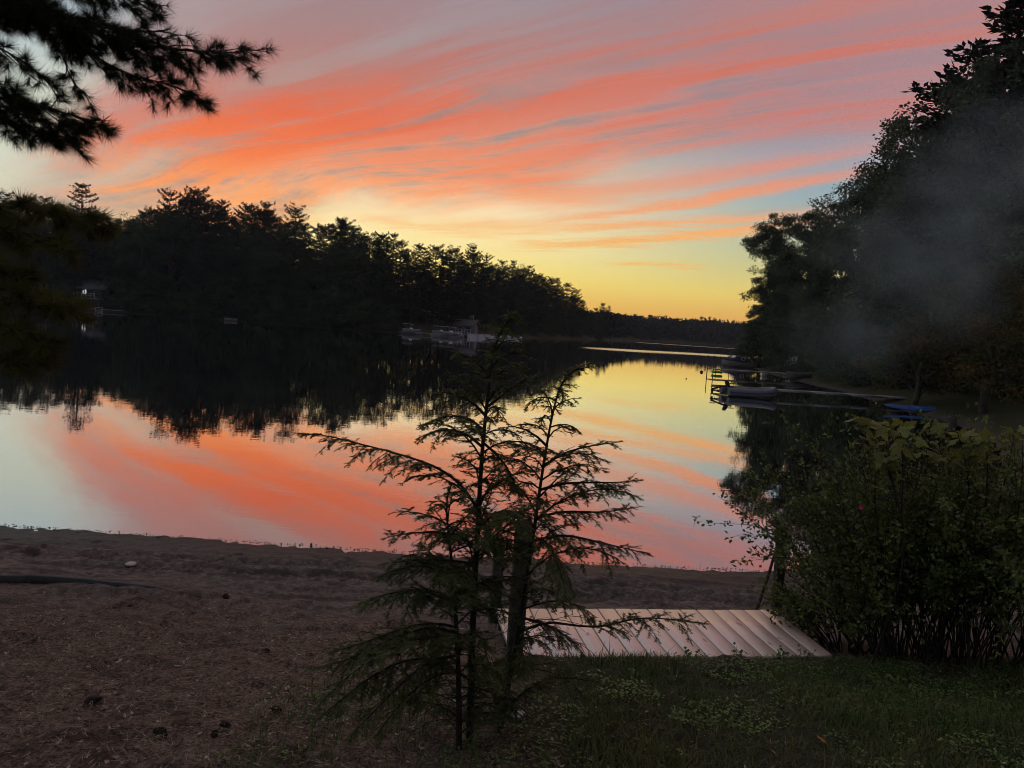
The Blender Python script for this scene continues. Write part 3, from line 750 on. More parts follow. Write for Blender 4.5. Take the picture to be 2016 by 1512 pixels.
M['deck'] = mp

DA = R(9.5); DZ = 0.605; FL = np.array([-0.01, 5.57])
plat = thing('wooden_platform', 'fresh pale plank platform set flush with the grass by the beach', 'platform', (FL[0], FL[1], DZ), DA)
NB, BW, BL = 17, 2.35 / 17, 0.83
bm = MB()
hx, hy, hz_ = BW / 2 - 0.0052, BL / 2, 0.016; be = 0.0018
V = []
for z, ins in ((-hz_, 0), (hz_ - be, 0), (hz_, be)):
    V += [(-hx + ins, -hy + ins * 0.5, z), (hx - ins, -hy + ins * 0.5, z), (hx - ins, hy - ins * 0.5, z), (-hx + ins, hy - ins * 0.5, z)]
F = [[3, 2, 1, 0], [8, 9, 10, 11]]
for r in (0, 4):
    for q in range(4): F.append([r + q, r + (q + 1) % 4, r + 4 + (q + 1) % 4, r + 4 + q])
plank_me = MB().add(V, F).mesh('plank'); plank_me.materials.append(M['deck'])
for i in range(NB):
    o = link(bpy.data.objects.new('plank', plank_me), plat)
    o.location = ((i + 0.5) * BW, -BL / 2 + random.uniform(-.006, .006), -hz_ + random.uniform(-.0015, .0015)); o.rotation_euler = (random.uniform(-.002, .002), random.uniform(-.0015, .0015), random.uniform(-.002, .002))
for yy in (-0.10, -0.42, -0.74):
    obj('joist', MB().box((2.35 / 2, yy, -0.085), (2.30, 0.04, 0.09)), M['post'], plat)

gl_ = np.random.default_rng(8)
for k in range(7):
    o = link(bpy.data.objects.new('dry_leaf', MB().leaves(np.zeros((1, 3)), np.array([[1.0, 0, 0.1]]), np.array([[0, 1.0, 0]]), 0.035 + 0.02 * gl_.random(), 0.018, 0.2).mesh('dry_leaf'))); o.data.materials.append(M['litter'])
    a_ = gl_.uniform(0.1, 2.2); b_y = -gl_.uniform(0.05, 0.75)
    o.location = (FL[0] + a_ * math.cos(DA) - b_y * math.sin(DA), FL[1] + a_ * math.sin(DA) + b_y * math.cos(DA), DZ + 0.003); o.rotation_euler = (gl_.uniform(-.3, .3), 0, gl_.uniform(0, 6))
    tag(o, 'small curled dry leaf lying on the plank platform', 'leaf', 'dry leaves on the platform')

def post(px, base_py, top_py, bz, wid, label, name='wooden_post', depth=None, lean=(0, 0)):
    bp_ = onz(px, base_py, bz) if depth is None else at(px, base_py, depth)
    top = at(px + (base_py - top_py) * 0.0717 + lean[0], top_py, bp_.y)
    h = top.z - bp_.z + 0.25
    t = MB(); z = np.linspace(0, 1, 7)
    rings = []
    for k, zz in enumerate(z):
        w = wid / 2 * (1 + random.uniform(-.03, .03))
        c_ = 0.18 * w
        sq = [(-w + c_, -w), (w - c_, -w), (w, -w + c_), (w, w - c_), (w - c_, w), (-w + c_, w), (-w, w - c_), (-w, -w + c_)]
        if k == 6: sq = [(x * .93, y * .93) for x, y in sq]
        rings.append([(x + random.uniform(-1, 1) * .003, y + random.uniform(-1, 1) * .003, zz * h - 0.25 + (0.004 * x / w if k == 6 else 0)) for x, y in sq])
    t.loft(rings)
    o = obj(name, t, M['post']); o.location = bp_; o.rotation_euler = (0, 0, random.uniform(0.05, 0.3))
    d = Vector((top.x - bp_.x, 0, top.z - bp_.z))
    o.rotation_euler[1] = math.atan2(d.x, d.z)
    return tag(o, label, 'post')
post(1012, 1296, 1027, 0.62, 0.105, 'thick square dark post behind the hemlock saplings at the platform corner')
post(974, 1206, 1070, 0.46, 0.085, 'shorter mossy post left of the thick square post')
post(1528, 1212, 1035, 0.46, 0.075, 'square post at the far right corner of the platform beside the shrub')
# leaning stick with a pale hooked tip
b0 = onz(1488, 1206, 0.45); b1 = at(1556, 992, b0.y + 0.15)
st = thing('leaning_stick', 'thin dark stick leaning right beside the platform with pale tip', 'stick', b0)
L_ = A3(b1 - b0)
obj('shaft', MB().tube([-0.08 * L_, L_ * 0.0, L_ * 0.33 + [.006, 0, 0], L_ * 0.66, L_], [0.014, 0.014, 0.013, 0.012, 0.010], 7), M['post'], st)
obj('tip', MB().tube([L_, L_ + [0.022, 0, 0.058], L_ + [0.042, 0, 0.060]], [0.010, 0.009, 0.006], 6), M['offwhite'], st)

# ---- hemlock saplings
def side_of(T):
    sdv = np.cross(T, [0, 0, 1.0]); return unit(sdv)
def hem_branch(parent, base, P, g, slen, dense=1.0, start=0.12, r0=0.006, needle=0.0150):
    """P: branch axis points (world). builds wood and needles."""
    P = np.asarray(P, float); m = len(P)
    seg = np.linalg.norm(np.diff(P, axis=0), axis=1); cum = np.concatenate([[0], np.cumsum(seg)]); Lb = cum[-1]
    wood = MB(); nd = MB()
    def ev(s): return np.stack([np.interp(s, cum, P[:, k]) for k in range(3)], -1)
    tt = np.linspace(0, Lb, max(5, int(Lb / 0.06)))
    wood.tube(ev(tt) - base, r0 * (1 - tt / Lb) ** 0.8 + 0.0011, 5)
    ns = max(5, int(Lb * (1 - start) / 0.0175 * dense))
    s0 = np.linspace(start * Lb, Lb * 0.985, ns) + g.normal(0, 0.004, ns)
    NC, ND, NS = [], [], []
    def needles(a, d, ln, sd_):
        k = max(3, int(ln / 0.0029))
        f = (np.arange(k) + g.uniform(0, 1)) / k
        C = a + d * (f * ln)[:, None]
        sg = np.where(np.arange(k) % 2, 1.0, -1.0)[:, None]
        D = unit(d * 0.55 + sd_ * sg * 0.9 + g.normal(0, 0.22, (k, 3)))
        NC.append(C); ND.append(D); NS.append(unit(np.cross(D, np.cross(d, sd_) + g.normal(0, 0.5, 3))))
    for i, s in enumerate(s0):
        f = s / Lb
        c0 = ev(np.array([s]))[0]; T = unit(ev(np.array([min(s + 0.02, Lb)]))[0] - ev(np.array([max(s - 0.02, 0)]))[0])
        sd_ = side_of(T); sg = 1 if i % 2 else -1
        ln = slen * (math.sin(math.pi * min(1.0, 0.18 + 0.80 * f)) ** 0.8) * g.choice([g.uniform(0.2, 0.55), g.uniform(0.55, 1.15)]) + 0.015
        d = unit(T * g.uniform(0.5, 1.0) + sd_ * sg * g.uniform(0.4, 1.0) + np.array([0, 0, g.normal(-0.10, 0.34)]))
        k = max(3, int(ln / 0.022)); q = c0; pts = [q]; stp = ln / k
        for j in range(k):
            d = unit(d + np.array([0, 0, -0.07 - 0.10 * g.random()]) * (stp / 0.03) + g.normal(0, 0.03, 3))
            sdd = side_of(d + 1e-4)
            needles(q, d, stp, sdd)
            if j < k - 1 and ln > 0.035:
                tl = (ln * (1 - (j + 0.5) / k) * 0.55 + 0.008) * g.uniform(0.5, 1.1)
                for s2 in ((1, -1) if g.random() < 0.55 else (1 if j % 2 else -1,)):
                    td = unit(d * 0.75 + sdd * s2 * 0.8 + np.array([0, 0, -0.20]) + g.normal(0, 0.22, 3))
                    needles(q + d * stp * 0.5, td, tl, side_of(td + 1e-4))
            q = q + d * stp; pts.append(q)
        wood.tube(np.array(pts) - base, np.linspace(0.0016, 0.0007, len(pts)), 3, cap=False)
    s = Lb * 0.8; c0 = ev(np.array([s]))[0]; d = unit(ev(np.array([Lb]))[0] - c0); needles(c0, d, Lb * 0.2 + 0.01, side_of(d))
    C = np.vstack(NC); D = np.vstack(ND); Nn = np.vstack(NS)
    nd.spikes(C - base, D, Nn, g.uniform(0.7, 1.15, len(C)) * needle, 0.0048)
    br = obj('branch', wood, M['twig'], parent); obj('needles', nd, M['hemlock'], br)

def arch(p0, a, L, e0, droop, g, n=12):
    P = [p0]; st_ = L / n
    for i in range(n):
        f = (i + 0.5) / n; e = e0 - droop * f ** 1.3
        a += g.normal(0, 0.09)
        P.append(P[-1] + st_ * np.array([math.cos(a) * math.cos(e), math.sin(a) * math.cos(e), math.sin(e)]))
    return np.array(P)

def smooth_poly(P, n=16):
    P = np.asarray(P, float)
    for _ in range(2):
        Q = [P[0]]
        for i in range(len(P) - 1): Q += [P[i] * .75 + P[i + 1] * .25, P[i] * .25 + P[i + 1] * .75]
        P = np.array(Q + [P[-1]])
    return P

def hemlock(label, trunk_px, depth, r0, explicit, nproc, Lfun, seed, trange=(0.2, 0.97)):
    g = np.random.default_rng(seed)
    T = np.array([A3(at(x, y, depth + dd)) for x, y, dd in trunk_px])
    base = T[0].copy(); base[2] = gz(base[0], base[1]) - 0.01; T[0] = base
    th = thing('hemlock_sapling', label, 'sapling', base, 0.0, 'young hemlocks in the foreground')
    Ts = smooth_poly(T)
    cum = np.concatenate([[0], np.cumsum(np.linalg.norm(np.diff(Ts, axis=0), axis=1))]); Lt = cum[-1]
    obj('trunk', MB().tube(Ts - base, r0 * (1 - cum / Lt) ** 0.75 + 0.0016, 8), M['twig'], th, True)
    ev = lambda s: np.array([np.interp(s, cum, Ts[:, k]) for k in range(3)])
    for pts, sl in explicit:
        P = []
        for j, q in enumerate(pts):
            dd = q[2] if len(q) > 2 else 0
            P.append(A3(at(q[0], q[1], depth + dd)))
        hem_branch(th, base, smooth_poly(P), g, sl, start=q[3] if len(q) > 3 else 0.12, r0=0.0065)
    for i in range(nproc):
        f = trange[0] + (trange[1] - trange[0]) * (i + g.uniform(0, 1)) / nproc
        L = Lfun(f) * g.choice([g.uniform(0.45, 0.8), g.uniform(0.8, 1.35)])
        a = i * 2.399 + g.normal(0, 0.3)
        P = arch(ev(f * Lt), a, L, R(g.uniform(15, 62)) * (0.8 + 0.4 * f), R(g.uniform(40, 110)), g)
        hem_branch(th, base, P, g, 0.05 + 0.24 * L * g.uniform(0.7, 1.3), dense=g.uniform(0.7, 1.15), r0=0.0025 + 0.004 * L)
    for i in range(8):                              # short low sprays round the foot
        P = arch(ev(g.uniform(0.05, 0.26) * Lt), g.uniform(0, 6.28), g.uniform(0.18, 0.36), R(g.uniform(0, 35)), R(g.uniform(30, 80)), g)
        hem_branch(th, base, P, g, 0.09, dense=0.9, r0=0.003)
    for i in range(14):
        f = g.uniform(0.04, 0.34); P = arch(ev(f * Lt), g.uniform(0, 6.28), g.uniform(0.15, 0.5), R(g.uniform(-5, 40)), R(g.uniform(20, 90)), g, 8)
        w_ = MB().tube(P - base, np.linspace(0.0028, 0.0009, len(P)), 4)
        for q in (3, 4, 5, 6):
            d_ = unit(P[q + 1] - P[q] + g.normal(0, 0.05, 3)); w_.tube(np.array([P[q], P[q] + d_ * 0.05 + [0, 0, -.012], P[q] + d_ * 0.10 + [0, 0, -.04]]) - base, [0.0014, 0.001, 0.0007], 3, cap=False)
        obj('dead_twig', w_, M['twig'], th)
    # leader
    s = np.linspace(0.86, 1, 6) * Lt
    hem_branch(th, base, np.array([ev(q) for q in s]), g, 0.05, dense=1.2, start=0.02, r0=0.002)
    return th

hemlock('tallest hemlock sapling in the foreground, its bent tip pointing right',
        [(925, 1452, 0), (928, 1330, 0), (932, 1200, 0), (940, 1050, 0), (948, 900, 0), (958, 800, 0), (966, 720, 0), (982, 655, 0), (1008, 622, 0), (1046, 607, 0)], 3.42, 0.017,
        [([(943, 1010), (915, 960, .02), (865, 920, .05), (780, 892, .08), (700, 872, .1), (640, 856, .12), (578, 852, .12)], 0.20),
         ([(960, 800), (985, 782, .03), (1020, 752, .06), (1062, 742, .1)], 0.11),
         ([(964, 742), (940, 712, -.03), (912, 696, -.05), (884, 690, -.06)], 0.10),
         ([(957, 820), (930, 790, .05), (895, 775, .1), (850, 770, .12)], 0.12),
         ([(950, 880), (915, 850, -.05), (870, 842, -.08), (824, 862, -.1)], 0.14),
         ([(950, 870), (985, 900, -.05), (1010, 940, -.1), (1025, 985, -.12)], 0.12),
         ([(938, 1075), (880, 1045, -.05), (800, 1050, -.1), (755, 1060, -.12)], 0.16),
         ([(936, 1110), (860, 1100, .05), (790, 1105, .1), (748, 1112, .1)], 0.15),
         ([(938, 1090), (990, 1040, .05), (1040, 1000, .1), (1085, 985, .15)], 0.16),
         ([(930, 1260), (860, 1230, -.1), (770, 1255, -.2), (690, 1300, -.3), (600, 1320, -.35)], 0.18),
         ([(928, 1340), (850, 1290, -.1), (760, 1310, -.25), (680, 1370, -.35), (610, 1430, -.4)], 0.17)],
        50, lambda f: float(np.interp(f, [0.2, 0.35, 0.55, 0.8, 1], [0.30, 0.42, 0.40, 0.26, 0.10])), 71, (0.30, 0.97))
hemlock('slender leaning hemlock sapling on the right of the foreground clump',
        [(984, 1432, 0), (1008, 1310, 0), (1030, 1185, 0), (1052, 1040, 0), (1066, 940, 0), (1079, 860, 0), (1091, 800, 0), (1104, 755, 0), (1128, 728, 0), (1166, 722, 0)], 3.55, 0.013,
        [([(1070, 918), (1105, 893, .03), (1155, 878, .06), (1222, 870, .1)], 0.11),
         ([(1061, 965), (1110, 950, -.03), (1170, 950, -.05), (1225, 950, -.08), (1264, 944, -.1)], 0.15),
         ([(1054, 1020), (1110, 1005, .05), (1180, 1010, .1), (1258, 998, .12)], 0.16),
         ([(1048, 1065), (1110, 1050, -.06), (1190, 1070, -.12), (1275, 1090, -.15)], 0.17),
         ([(1078, 880), (1050, 852, .04), (1015, 838, .08), (985, 842, .1)], 0.10),
         ([(1018, 1245), (1080, 1222, -.05), (1130, 1232, -.1), (1190, 1235, -.12), (1260, 1212, -.14), (1390, 1228, -.15, 0.42)], 0.22),
         ([(1025, 1215), (1080, 1230, .1), (1120, 1255, .15), (1150, 1290, .2)], 0.15),
         ([(990, 1405), (1040, 1350, -.1), (1110, 1330, -.2), (1180, 1345, -.3)], 0.14)],
        36, lambda f: float(np.interp(f, [0.2, 0.4, 0.6, 0.8, 1], [0.30, 0.46, 0.44, 0.24, 0.08])), 72, (0.32, 0.97))
hemlock('thin short hemlock sapling on the left of the foreground clump',
        [(905, 1455, 0), (903, 1330, 0), (898, 1220, 0), (892, 1130, 0), (884, 1060, 0), (878, 1000, 0), (884, 960, 0)], 3.36, 0.014,
        [([(898, 1235), (850, 1225, -.05), (780, 1240, -.15), (720, 1265, -.2), (650, 1285, -.25)], 0.16),
         ([(900, 1290), (840, 1300, -.1), (760, 1375, -.25), (690, 1450, -.4)], 0.16),
         ([(893, 1140), (840, 1110, .05), (780, 1120, .1), (735, 1140, .12)], 0.14),
         ([(896, 1190), (840, 1160, -.05), (770, 1165, -.1), (700, 1190, -.15)], 0.17),
         ([(899, 1260), (830, 1250, -.15), (740, 1290, -.3), (660, 1350, -.4), (620, 1400, -.45)], 0.15),
         ([(902, 1320), (850, 1330, -.1), (790, 1380, -.2), (740, 1450, -.3)], 0.13)],
        32, lambda f: float(np.interp(f, [0.2, 0.5, 0.8, 1], [0.30, 0.36, 0.24, 0.10])), 73, (0.30, 0.97))

# ---- white pine whose boughs hang in from the left
def pine_tufts(C, D, g, n, L, wd):
    k = len(C)
    Cc = np.repeat(C, n, 0); Dd = np.repeat(D, n, 0)
    E = unit(Dd * 0.9 + g.normal(0, 0.55, (k * n, 3)) + np.array([0, 0, 0.05]))
    return Cc, E, perp(E, g), g.uniform(0.7, 1.1, k * n) * L
def bough(parent, base, P, g, twig_len, spacing, needle, mat_n, tn=30, wd=0.0023, droop=-0.25, r0=0.02, start=0.1, updown=0.3):
    P = smooth_poly(np.asarray(P, float))
    cum = np.concatenate([[0], np.cumsum(np.linalg.norm(np.diff(P, axis=0), axis=1))]); Lb = cum[-1]
    ev = lambda s: np.stack([np.interp(s, cum, P[:, k]) for k in range(3)], -1)
    wood = MB(); nd = MB()
    wood.tube(P - base, r0 * (1 - cum / Lb) ** 0.8 + 0.003, 6)
    TC, TD = [], []
    def twig(p, d, ln, lev):
        k = max(3, int(ln / 0.05)); pts = [p]; q = p.copy()
        for j in range(k):
            d = unit(d + np.array([0, 0, droop * 0.10]) + g.normal(0, 0.09, 3))
            q = q + d * ln / k; pts.append(q)
            if lev == 0 and j > 0 and g.random() < 0.9:
                twig(q, unit(d * 0.8 + g.normal(0, 0.55, 3) * np.array([1, 1, 0.7])), ln * g.uniform(0.25, 0.5) * (1 - 0.5 * j / k), 1)
            if j >= k * 0.35 or lev == 1:
                TC.append(q); TD.append(d)
        wood.tube(np.array(pts) - base, np.linspace(0.005 if lev == 0 else 0.0032, 0.002, len(pts)), 4, cap=False)
    s = start * Lb; i = 0
    while s < Lb:
        f = s / Lb; c0 = ev(s); T = unit(ev(min(s + .05, Lb)) - ev(max(s - .05, 0)))
        sd_ = side_of(T); sg = 1 if i % 2 else -1
        d = unit(T * g.uniform(0.5, 1.0) + sd_ * sg * g.uniform(0.2, 0.9) + np.array([0, 0, g.normal(droop * 0.6, updown)]))
        twig(c0, d, twig_len * (1 - 0.62 * f) * g.uniform(0.6, 1.15), 0)
        s += spacing * g.uniform(0.7, 1.3); i += 1
    T = unit(P[-1] - P[-3]); 
    for f in np.linspace(0.80, 1, 5): TC.append(ev(f * Lb)); TD.append(T)
    nd.spikes(*[a - base if i == 0 else a for i, a in enumerate(pine_tufts(np.array(TC), np.array(TD), g, tn, needle, wd))], wd)
    br = obj('bough', wood, M['twig'], parent); obj('needles', nd, mat_n, br)
g = np.random.default_rng(33)
WB = np.array([-5.6, 5.2, gz(-5.6, 5.2) - 0.1])
wp = thing('overhanging_pine', 'white pine leaning in from the left edge with long-needled boughs', 'pine tree', WB)
obj('trunk', MB().tube([(0, 0, 0), (0.05, 0.02, 1.5), (-0.03, 0.05, 3.5), (0.05, 0, 6), (0, 0, 9.5), (0, 0.1, 13)], [0.24, 0.2, 0.18, 0.15, 0.1, 0.03], 12), M['bark'], wp, True)
def PB(pts, dep): return [A3(at(x, y, dep + (q[0] if q else 0))) for x, y, *q in pts]
tr = lambda z: [WB[0], WB[1], z]
for pts, dep, tl, sp_, r_ in [
    ([(-260, -120), (-60, -30), (100, 35), (230, 80), (340, 98), (462, 104)], 4.9, 0.50, 0.040, 0.030),
    ([(-150, -160), (60, -70), (180, -30), (255, -5), (296, 8)], 4.7, 0.42, 0.05, 0.022),
    ([(60, 5), (130, 70), (200, 120), (260, 150), (330, 165), (382, 185)], 4.8, 0.34, 0.05, 0.014),
    ([(40, 0), (95, 60), (125, 110), (140, 160), (175, 190)], 5.1, 0.26, 0.10, 0.012),
    ([(-250, 60), (-80, 150), (20, 190), (100, 215), (182, 238)], 4.8, 0.44, 0.038, 0.024),
    ([(-180, 120), (-60, 200), (10, 235), (80, 262), (130, 270)], 4.9, 0.36, 0.045, 0.018),
    ([(-200, 0), (-60, 60), (10, 100), (50, 125), (85, 150)], 5.0, 0.32, 0.06, 0.016),
    ([(-60, -60), (80, 10), (170, 50), (250, 60), (320, 62)], 4.6, 0.36, 0.05, 0.018), ([(-220, 90), (-90, 170), (-10, 205), (60, 232), (120, 246)], 4.7, 0.40, 0.05, 0.018)]:
    bough(wp, WB, [tr(min(9.0, PB(pts[:1], dep)[0][2] + 0.5))] + PB(pts, dep), g, tl, sp_ * 0.62, 0.105, M['bough'], start=0.25, r0=r_, tn=34)
for pts, dep, tl in [
    ([(-220, 400), (-60, 402), (40, 408), (110, 418), (185, 432)], 3.9, 0.30), ([(-240, 440), (-80, 440), (20, 452), (100, 470)], 3.8, 0.32),
    ([(-240, 560), (-80, 575), (20, 585), (90, 592), (132, 604)], 3.3, 0.26), ([(-240, 600), (-90, 620), (0, 640), (60, 655)], 3.2, 0.26),
    ([(-240, 680), (-90, 690), (0, 700), (65, 712)], 3.2, 0.24), ([(-240, 500), (-90, 510), (-10, 520), (40, 530)], 3.5, 0.28)]:
    bough(wp, WB, [tr(PB(pts[:1], dep)[0][2] + 0.15)] + PB(pts, dep), g, tl, 0.03, 0.10, M['bough_low'], start=0.40, r0=0.012, tn=30, wd=0.0034, updown=0.25)

# ---- shrub on the right
g = np.random.default_rng(44)
def shrub(label, cx, cy, wx, wy, htop, n_stem, n_leaf, spread, name='leafy_shrub', lo=0.48, leaf=0.036, leanx=0.0):
    base = np.array([cx, cy, gz(cx, cy)])
    th = thing(name, label, 'shrub', base, 0.0, 'shrubs at the right of the platform')
    LC, LD = [], []
    for i in range(n_stem):
        bx = g.uniform(-wx, wx); by = g.uniform(-wy, wy)
        b0 = np.array([bx, by, gz(cx + bx, cy + by) - base[2] - 0.03])
        out = np.array([bx / wx * spread + leanx + g.normal(0, 0.25), by / wy * spread * 0.6 + g.normal(0, 0.2), 0])
        h = htop * g.uniform(0.6, 1.05)
        n = 9; P = [b0]; d = unit(np.array([out[0] * 0.55, out[1] * 0.55, 1.0]))
        for j in range(n):
            d = unit(d + out * 0.055 + g.normal(0, 0.05, 3)); P.append(P[-1] + d * h / n)
        P = np.array(P)
        w = MB(); w.tube(P, np.linspace(g.uniform(0.005, 0.009), 0.0018, n + 1), 5)
        for k in range(g.integers(5, 9)):
            f = g.uniform(lo * 0.7, 0.97); q = P[int(f * n)] * 1.0
            dd = unit(d + g.normal(0, 0.55, 3) + out * 0.3); ln = h * g.uniform(0.10, 0.30); pts = [q]
            for j in range(4):
                dd = unit(dd + g.normal(0, 0.18, 3) + [0, 0, -0.03]); pts.append(pts[-1] + dd * ln / 4)
                if f > lo * 0.8:
                    nn = max(1, int(n_leaf / n_stem / 28 * g.uniform(0.5, 1.6)))
                    LC.append(pts[-1] + g.normal(0, 0.020, (nn, 3))); LD.append(unit(dd + g.normal(0, 0.9, (nn, 3))))
            w.tube(np.array(pts), np.linspace(0.0026, 0.001, 5), 3, cap=False)
        nn = max(2, int(n_leaf / n_stem * 0.3 * g.uniform(0.4, 1.5))); f = g.uniform(lo, 1.0, nn) * n
        ii = np.minimum(f.astype(int), n - 1); q = P[ii] + (P[ii + 1] - P[ii]) * (f - ii)[:, None]
        LC.append(q + g.normal(0, 0.03, (nn, 3))); LD.append(rdir(nn, g))
        obj('stem', w, M['twig'], th)
    C = np.vstack(LC); D = np.vstack(LD)
    lv = MB().leaves(C, D, perp(D, g), g.uniform(0.45, 1.5, len(C)) * leaf, leaf * g.uniform(0.35, 0.8, len(C)), 0.10)
    tag(obj('foliage', lv, M['shrub'], th), None, kind='stuff')
    return th
b_ = onz(1795, 1285, gz(2.6, 5.0)); 
shrub('dense many-stemmed shrub with small leaves right of the platform', b_.x, b_.y + 0.05, 0.34, 0.26, 1.72, 92, 17000, 0.72, leanx=-0.08)
b_ = onz(1935, 1290, gz(3.2, 5.0))
shrub('taller dark shrub at the right edge behind the grass', b_.x, b_.y, 0.42, 0.26, 1.85, 84, 19000, 0.6)
b_ = onz(2110, 1300, gz(3.8, 4.9))
shrub('shrub cut off by the right edge of the view', b_.x, b_.y, 0.40, 0.3, 1.9, 56, 12000, 0.5)
b_ = onz(1672, 1268, gz(2.35, 5.3))
shrub('low twiggy shrub fringe leaning over the platform corner', b_.x, b_.y, 0.16, 0.14, 0.80, 34, 3600, 0.8, leanx=-0.30)
# pink flower caught in the shrub
fp = at(1694, 998, 4.55)
fl = thing('pink_flower', 'small bright pink flower in the middle of the shrub', 'flower', fp)
for k in range(5):
    a = k * 1.2566
    obj('petal', MB().leaves(np.zeros((1, 3)), unit(np.array([[math.cos(a), -0.5, math.sin(a)]])), unit(np.array([[-math.sin(a), 0, math.cos(a)]])), 0.024, 0.017, 0.15), M['pink'], fl)
obj('stalk', MB().tube([(0, 0, 0), (0.01, 0.05, -0.03), (0.02, 0.10, -0.09)], 0.0015, 4), M['twig'], fl)

# ---- maple saplings: lobed leaves, each a piece of its own
def maple_leaf_mesh():
    pol = [(0, 0.0), (14, .34), (30, .55), (38, .48), (52, .78), (60, .70), (72, .62), (80, .80), (90, 1.0)]
    pts = []
    prof = [(-88, .16), (-70, .34), (-52, .46), (-40, .40), (-20, .60), (-8, .50), (6, .74), (16, .82), (26, .66), (36, .50), (48, .46), (60, .62), (72, .74), (80, .84), (90, 1.0)]
    R_ = [(a, r) for a, r in prof]; Lf = [(180 - a, r) for a, r in reversed(prof[:-1])]
    V = [(0, 0, 0.0)]
    for a, r in R_ + Lf:
        x, y = r * math.cos(R(a)), r * math.sin(R(a))
        V.append((x, y, 0.10 * math.sin(x * 5) * r - 0.16 * abs(x) + 0.04 * math.sin(y * 7)))
    n = len(V) - 1
    mb = MB().add(V, [[0, 1 + i, 1 + (i + 1) % n] for i in range(n)])
    mb.tube([(0, -0.12, 0), (0.02, -0.5, -0.12)], [0.012, 0.010], 4)
    me = mb.mesh('leaf'); me.materials.append(M['maple']); return me
MLEAF = maple_leaf_mesh()
def maple_sapling(label, base_xy, stems, g):
    base = np.array([base_xy[0], base_xy[1], gz(*base_xy)])
    th = thing('maple_sapling', label, 'sapling', base, 0.0, 'maple saplings in the shrubs')
    for pts, nl, size in stems:
        P = smooth_poly(np.array([A3(q) if not isinstance(q, np.ndarray) else q for q in pts]))
        cum = np.linspace(0, 1, len(P))
        obj('stem', MB().tube(P - base, np.linspace(0.007, 0.002, len(P)), 6), M['twig'], th)
        for i in range(nl):
            f = 0.52 + 0.48 * (i + g.uniform(0, 1)) / nl
            c = np.array([np.interp(f, cum, P[:, k]) for k in range(3)])
            a = i * 2.4 + g.normal(0, 0.4); off = np.array([math.cos(a), math.sin(a), 0.15]) * g.uniform(0.03, 0.10)
            o = link(bpy.data.objects.new('leaf', MLEAF), th)
            o.location = c + off - base; s = size * g.uniform(0.6, 1.15); o.scale = (s, s, s)
            o.rotation_euler = (R(g.uniform(-75, 35)), R(g.uniform(-40, 40)), a - math.pi / 2 + g.normal(0, 0.4))
g = np.random.default_rng(55)
y0 = 4.95
def S_(pxs, dep=0.0): return [A3(at(x, y, y0 + dep)) for x, y in pxs]
maple_sapling('tall maple sapling with big pale lobed leaves topping the shrub on the left', (2.62, y0), [
    ([np.array([2.62, y0, gz(2.62, y0)])] + S_([(1790, 1100), (1760, 950), (1735, 870), (1700, 825)]), 17, 0.085),
    (S_([(1775, 1010), (1778, 930), (1775, 860), (1770, 835)]), 12, 0.075), (S_([(1765, 980), (1750, 930), (1742, 900)]), 8, 0.08),
    (S_([(1790, 1000), (1815, 920), (1838, 835)]), 10, 0.075)], g)
maple_sapling('maple sapling with pointed leaves above the shrub near the right edge', (3.3, y0), [
    ([np.array([3.3, y0, gz(3.3, y0)])] + S_([(1915, 1050), (1905, 930), (1885, 850)]), 14, 0.075),
    (S_([(1940, 1000), (1945, 920), (1940, 860)]), 12, 0.085), (S_([(1965, 1000), (1985, 920), (1998, 850)]), 14, 0.08), (S_([(1930, 980), (1900, 920), (1850, 900)]), 10, 0.07)], g)

# ------------------------------------------------------------------ growth and litter on the ground
g = np.random.default_rng(66)
n = 150000
x = g.uniform(-1.5, 5.2, n); y = g.uniform(2.2, 5.35, n)
edge = x + 0.35 * vnoise(x, y, 0.7, 21) + (y - 4) * 0.12
keep = (g.random(n) < np.maximum(np.clip((edge - 0.05) / 0.7, 0, 1), 0.16 * (y < 4.2) * (x > -1.2))) & (g.random(n) < np.clip(0.75 + 0.6 * vnoise(x, y, 0.45, 22) + 0.3 * vnoise(x, y, 0.13, 23), 0.08, 1))
ca, sa = math.cos(DA), math.sin(DA)
u = (x - FL[0]) * ca + (y - FL[1]) * sa; v = -(x - FL[0]) * sa + (y - FL[1]) * ca
keep &= ~((u > -0.05) & (u < 2.37) & (v > -BL - 0.005))
keep &= y - 0.1 * x < 5.1
x, y = x[keep], y[keep]; z = land(x, y)
near_edge = np.exp(-((v[keep] + BL + 0.05) / 0.10) ** 2)
L = g.uniform(0.035, 0.14, len(x)) * (0.7 + 0.35 * vnoise(x, y, 0.5, 24)) * (1 - 0.25 * near_edge)
tall = g.random(len(x)) < 0.02; L = np.where(tall, L * 2.0, L)
az_ = g.uniform(0, 6.283, len(x)); ln_ = g.uniform(0.2, 1.2, len(x))
D1 = unit(np.stack([np.cos(az_) * ln_ * 0.5, np.sin(az_) * ln_ * 0.5, np.ones(len(x))], 1)); D2 = unit(np.stack([np.cos(az_) * ln_ * 1.5, np.sin(az_) * ln_ * 1.5, np.ones(len(x)) * 0.7], 1))
C = np.stack([x, y, z - 0.008], 1); sd_ = np.stack([-np.sin(az_), np.cos(az_), np.zeros(len(x))], 1) * g.uniform(0.0016, 0.0036, len(x))[:, None]
M1 = C + D1 * L[:, None] * 0.55; E1 = M1 + D2 * L[:, None] * 0.5
V = np.stack([C - sd_, C + sd_, M1 + sd_ * 0.8, M1 - sd_ * 0.8, E1], 1).reshape(-1, 3); i5 = np.arange(len(x))[:, None] * 5
gm = MB(); gm.add(V, i5 + np.array([[0, 1, 2, 3]])); gm.F3.append(i5 + np.array([[3, 2, 4]]))
tag(obj('grass', gm, M['grass']), 'short ragged grass on the bank in front of the platform', 'grass', kind='stuff')
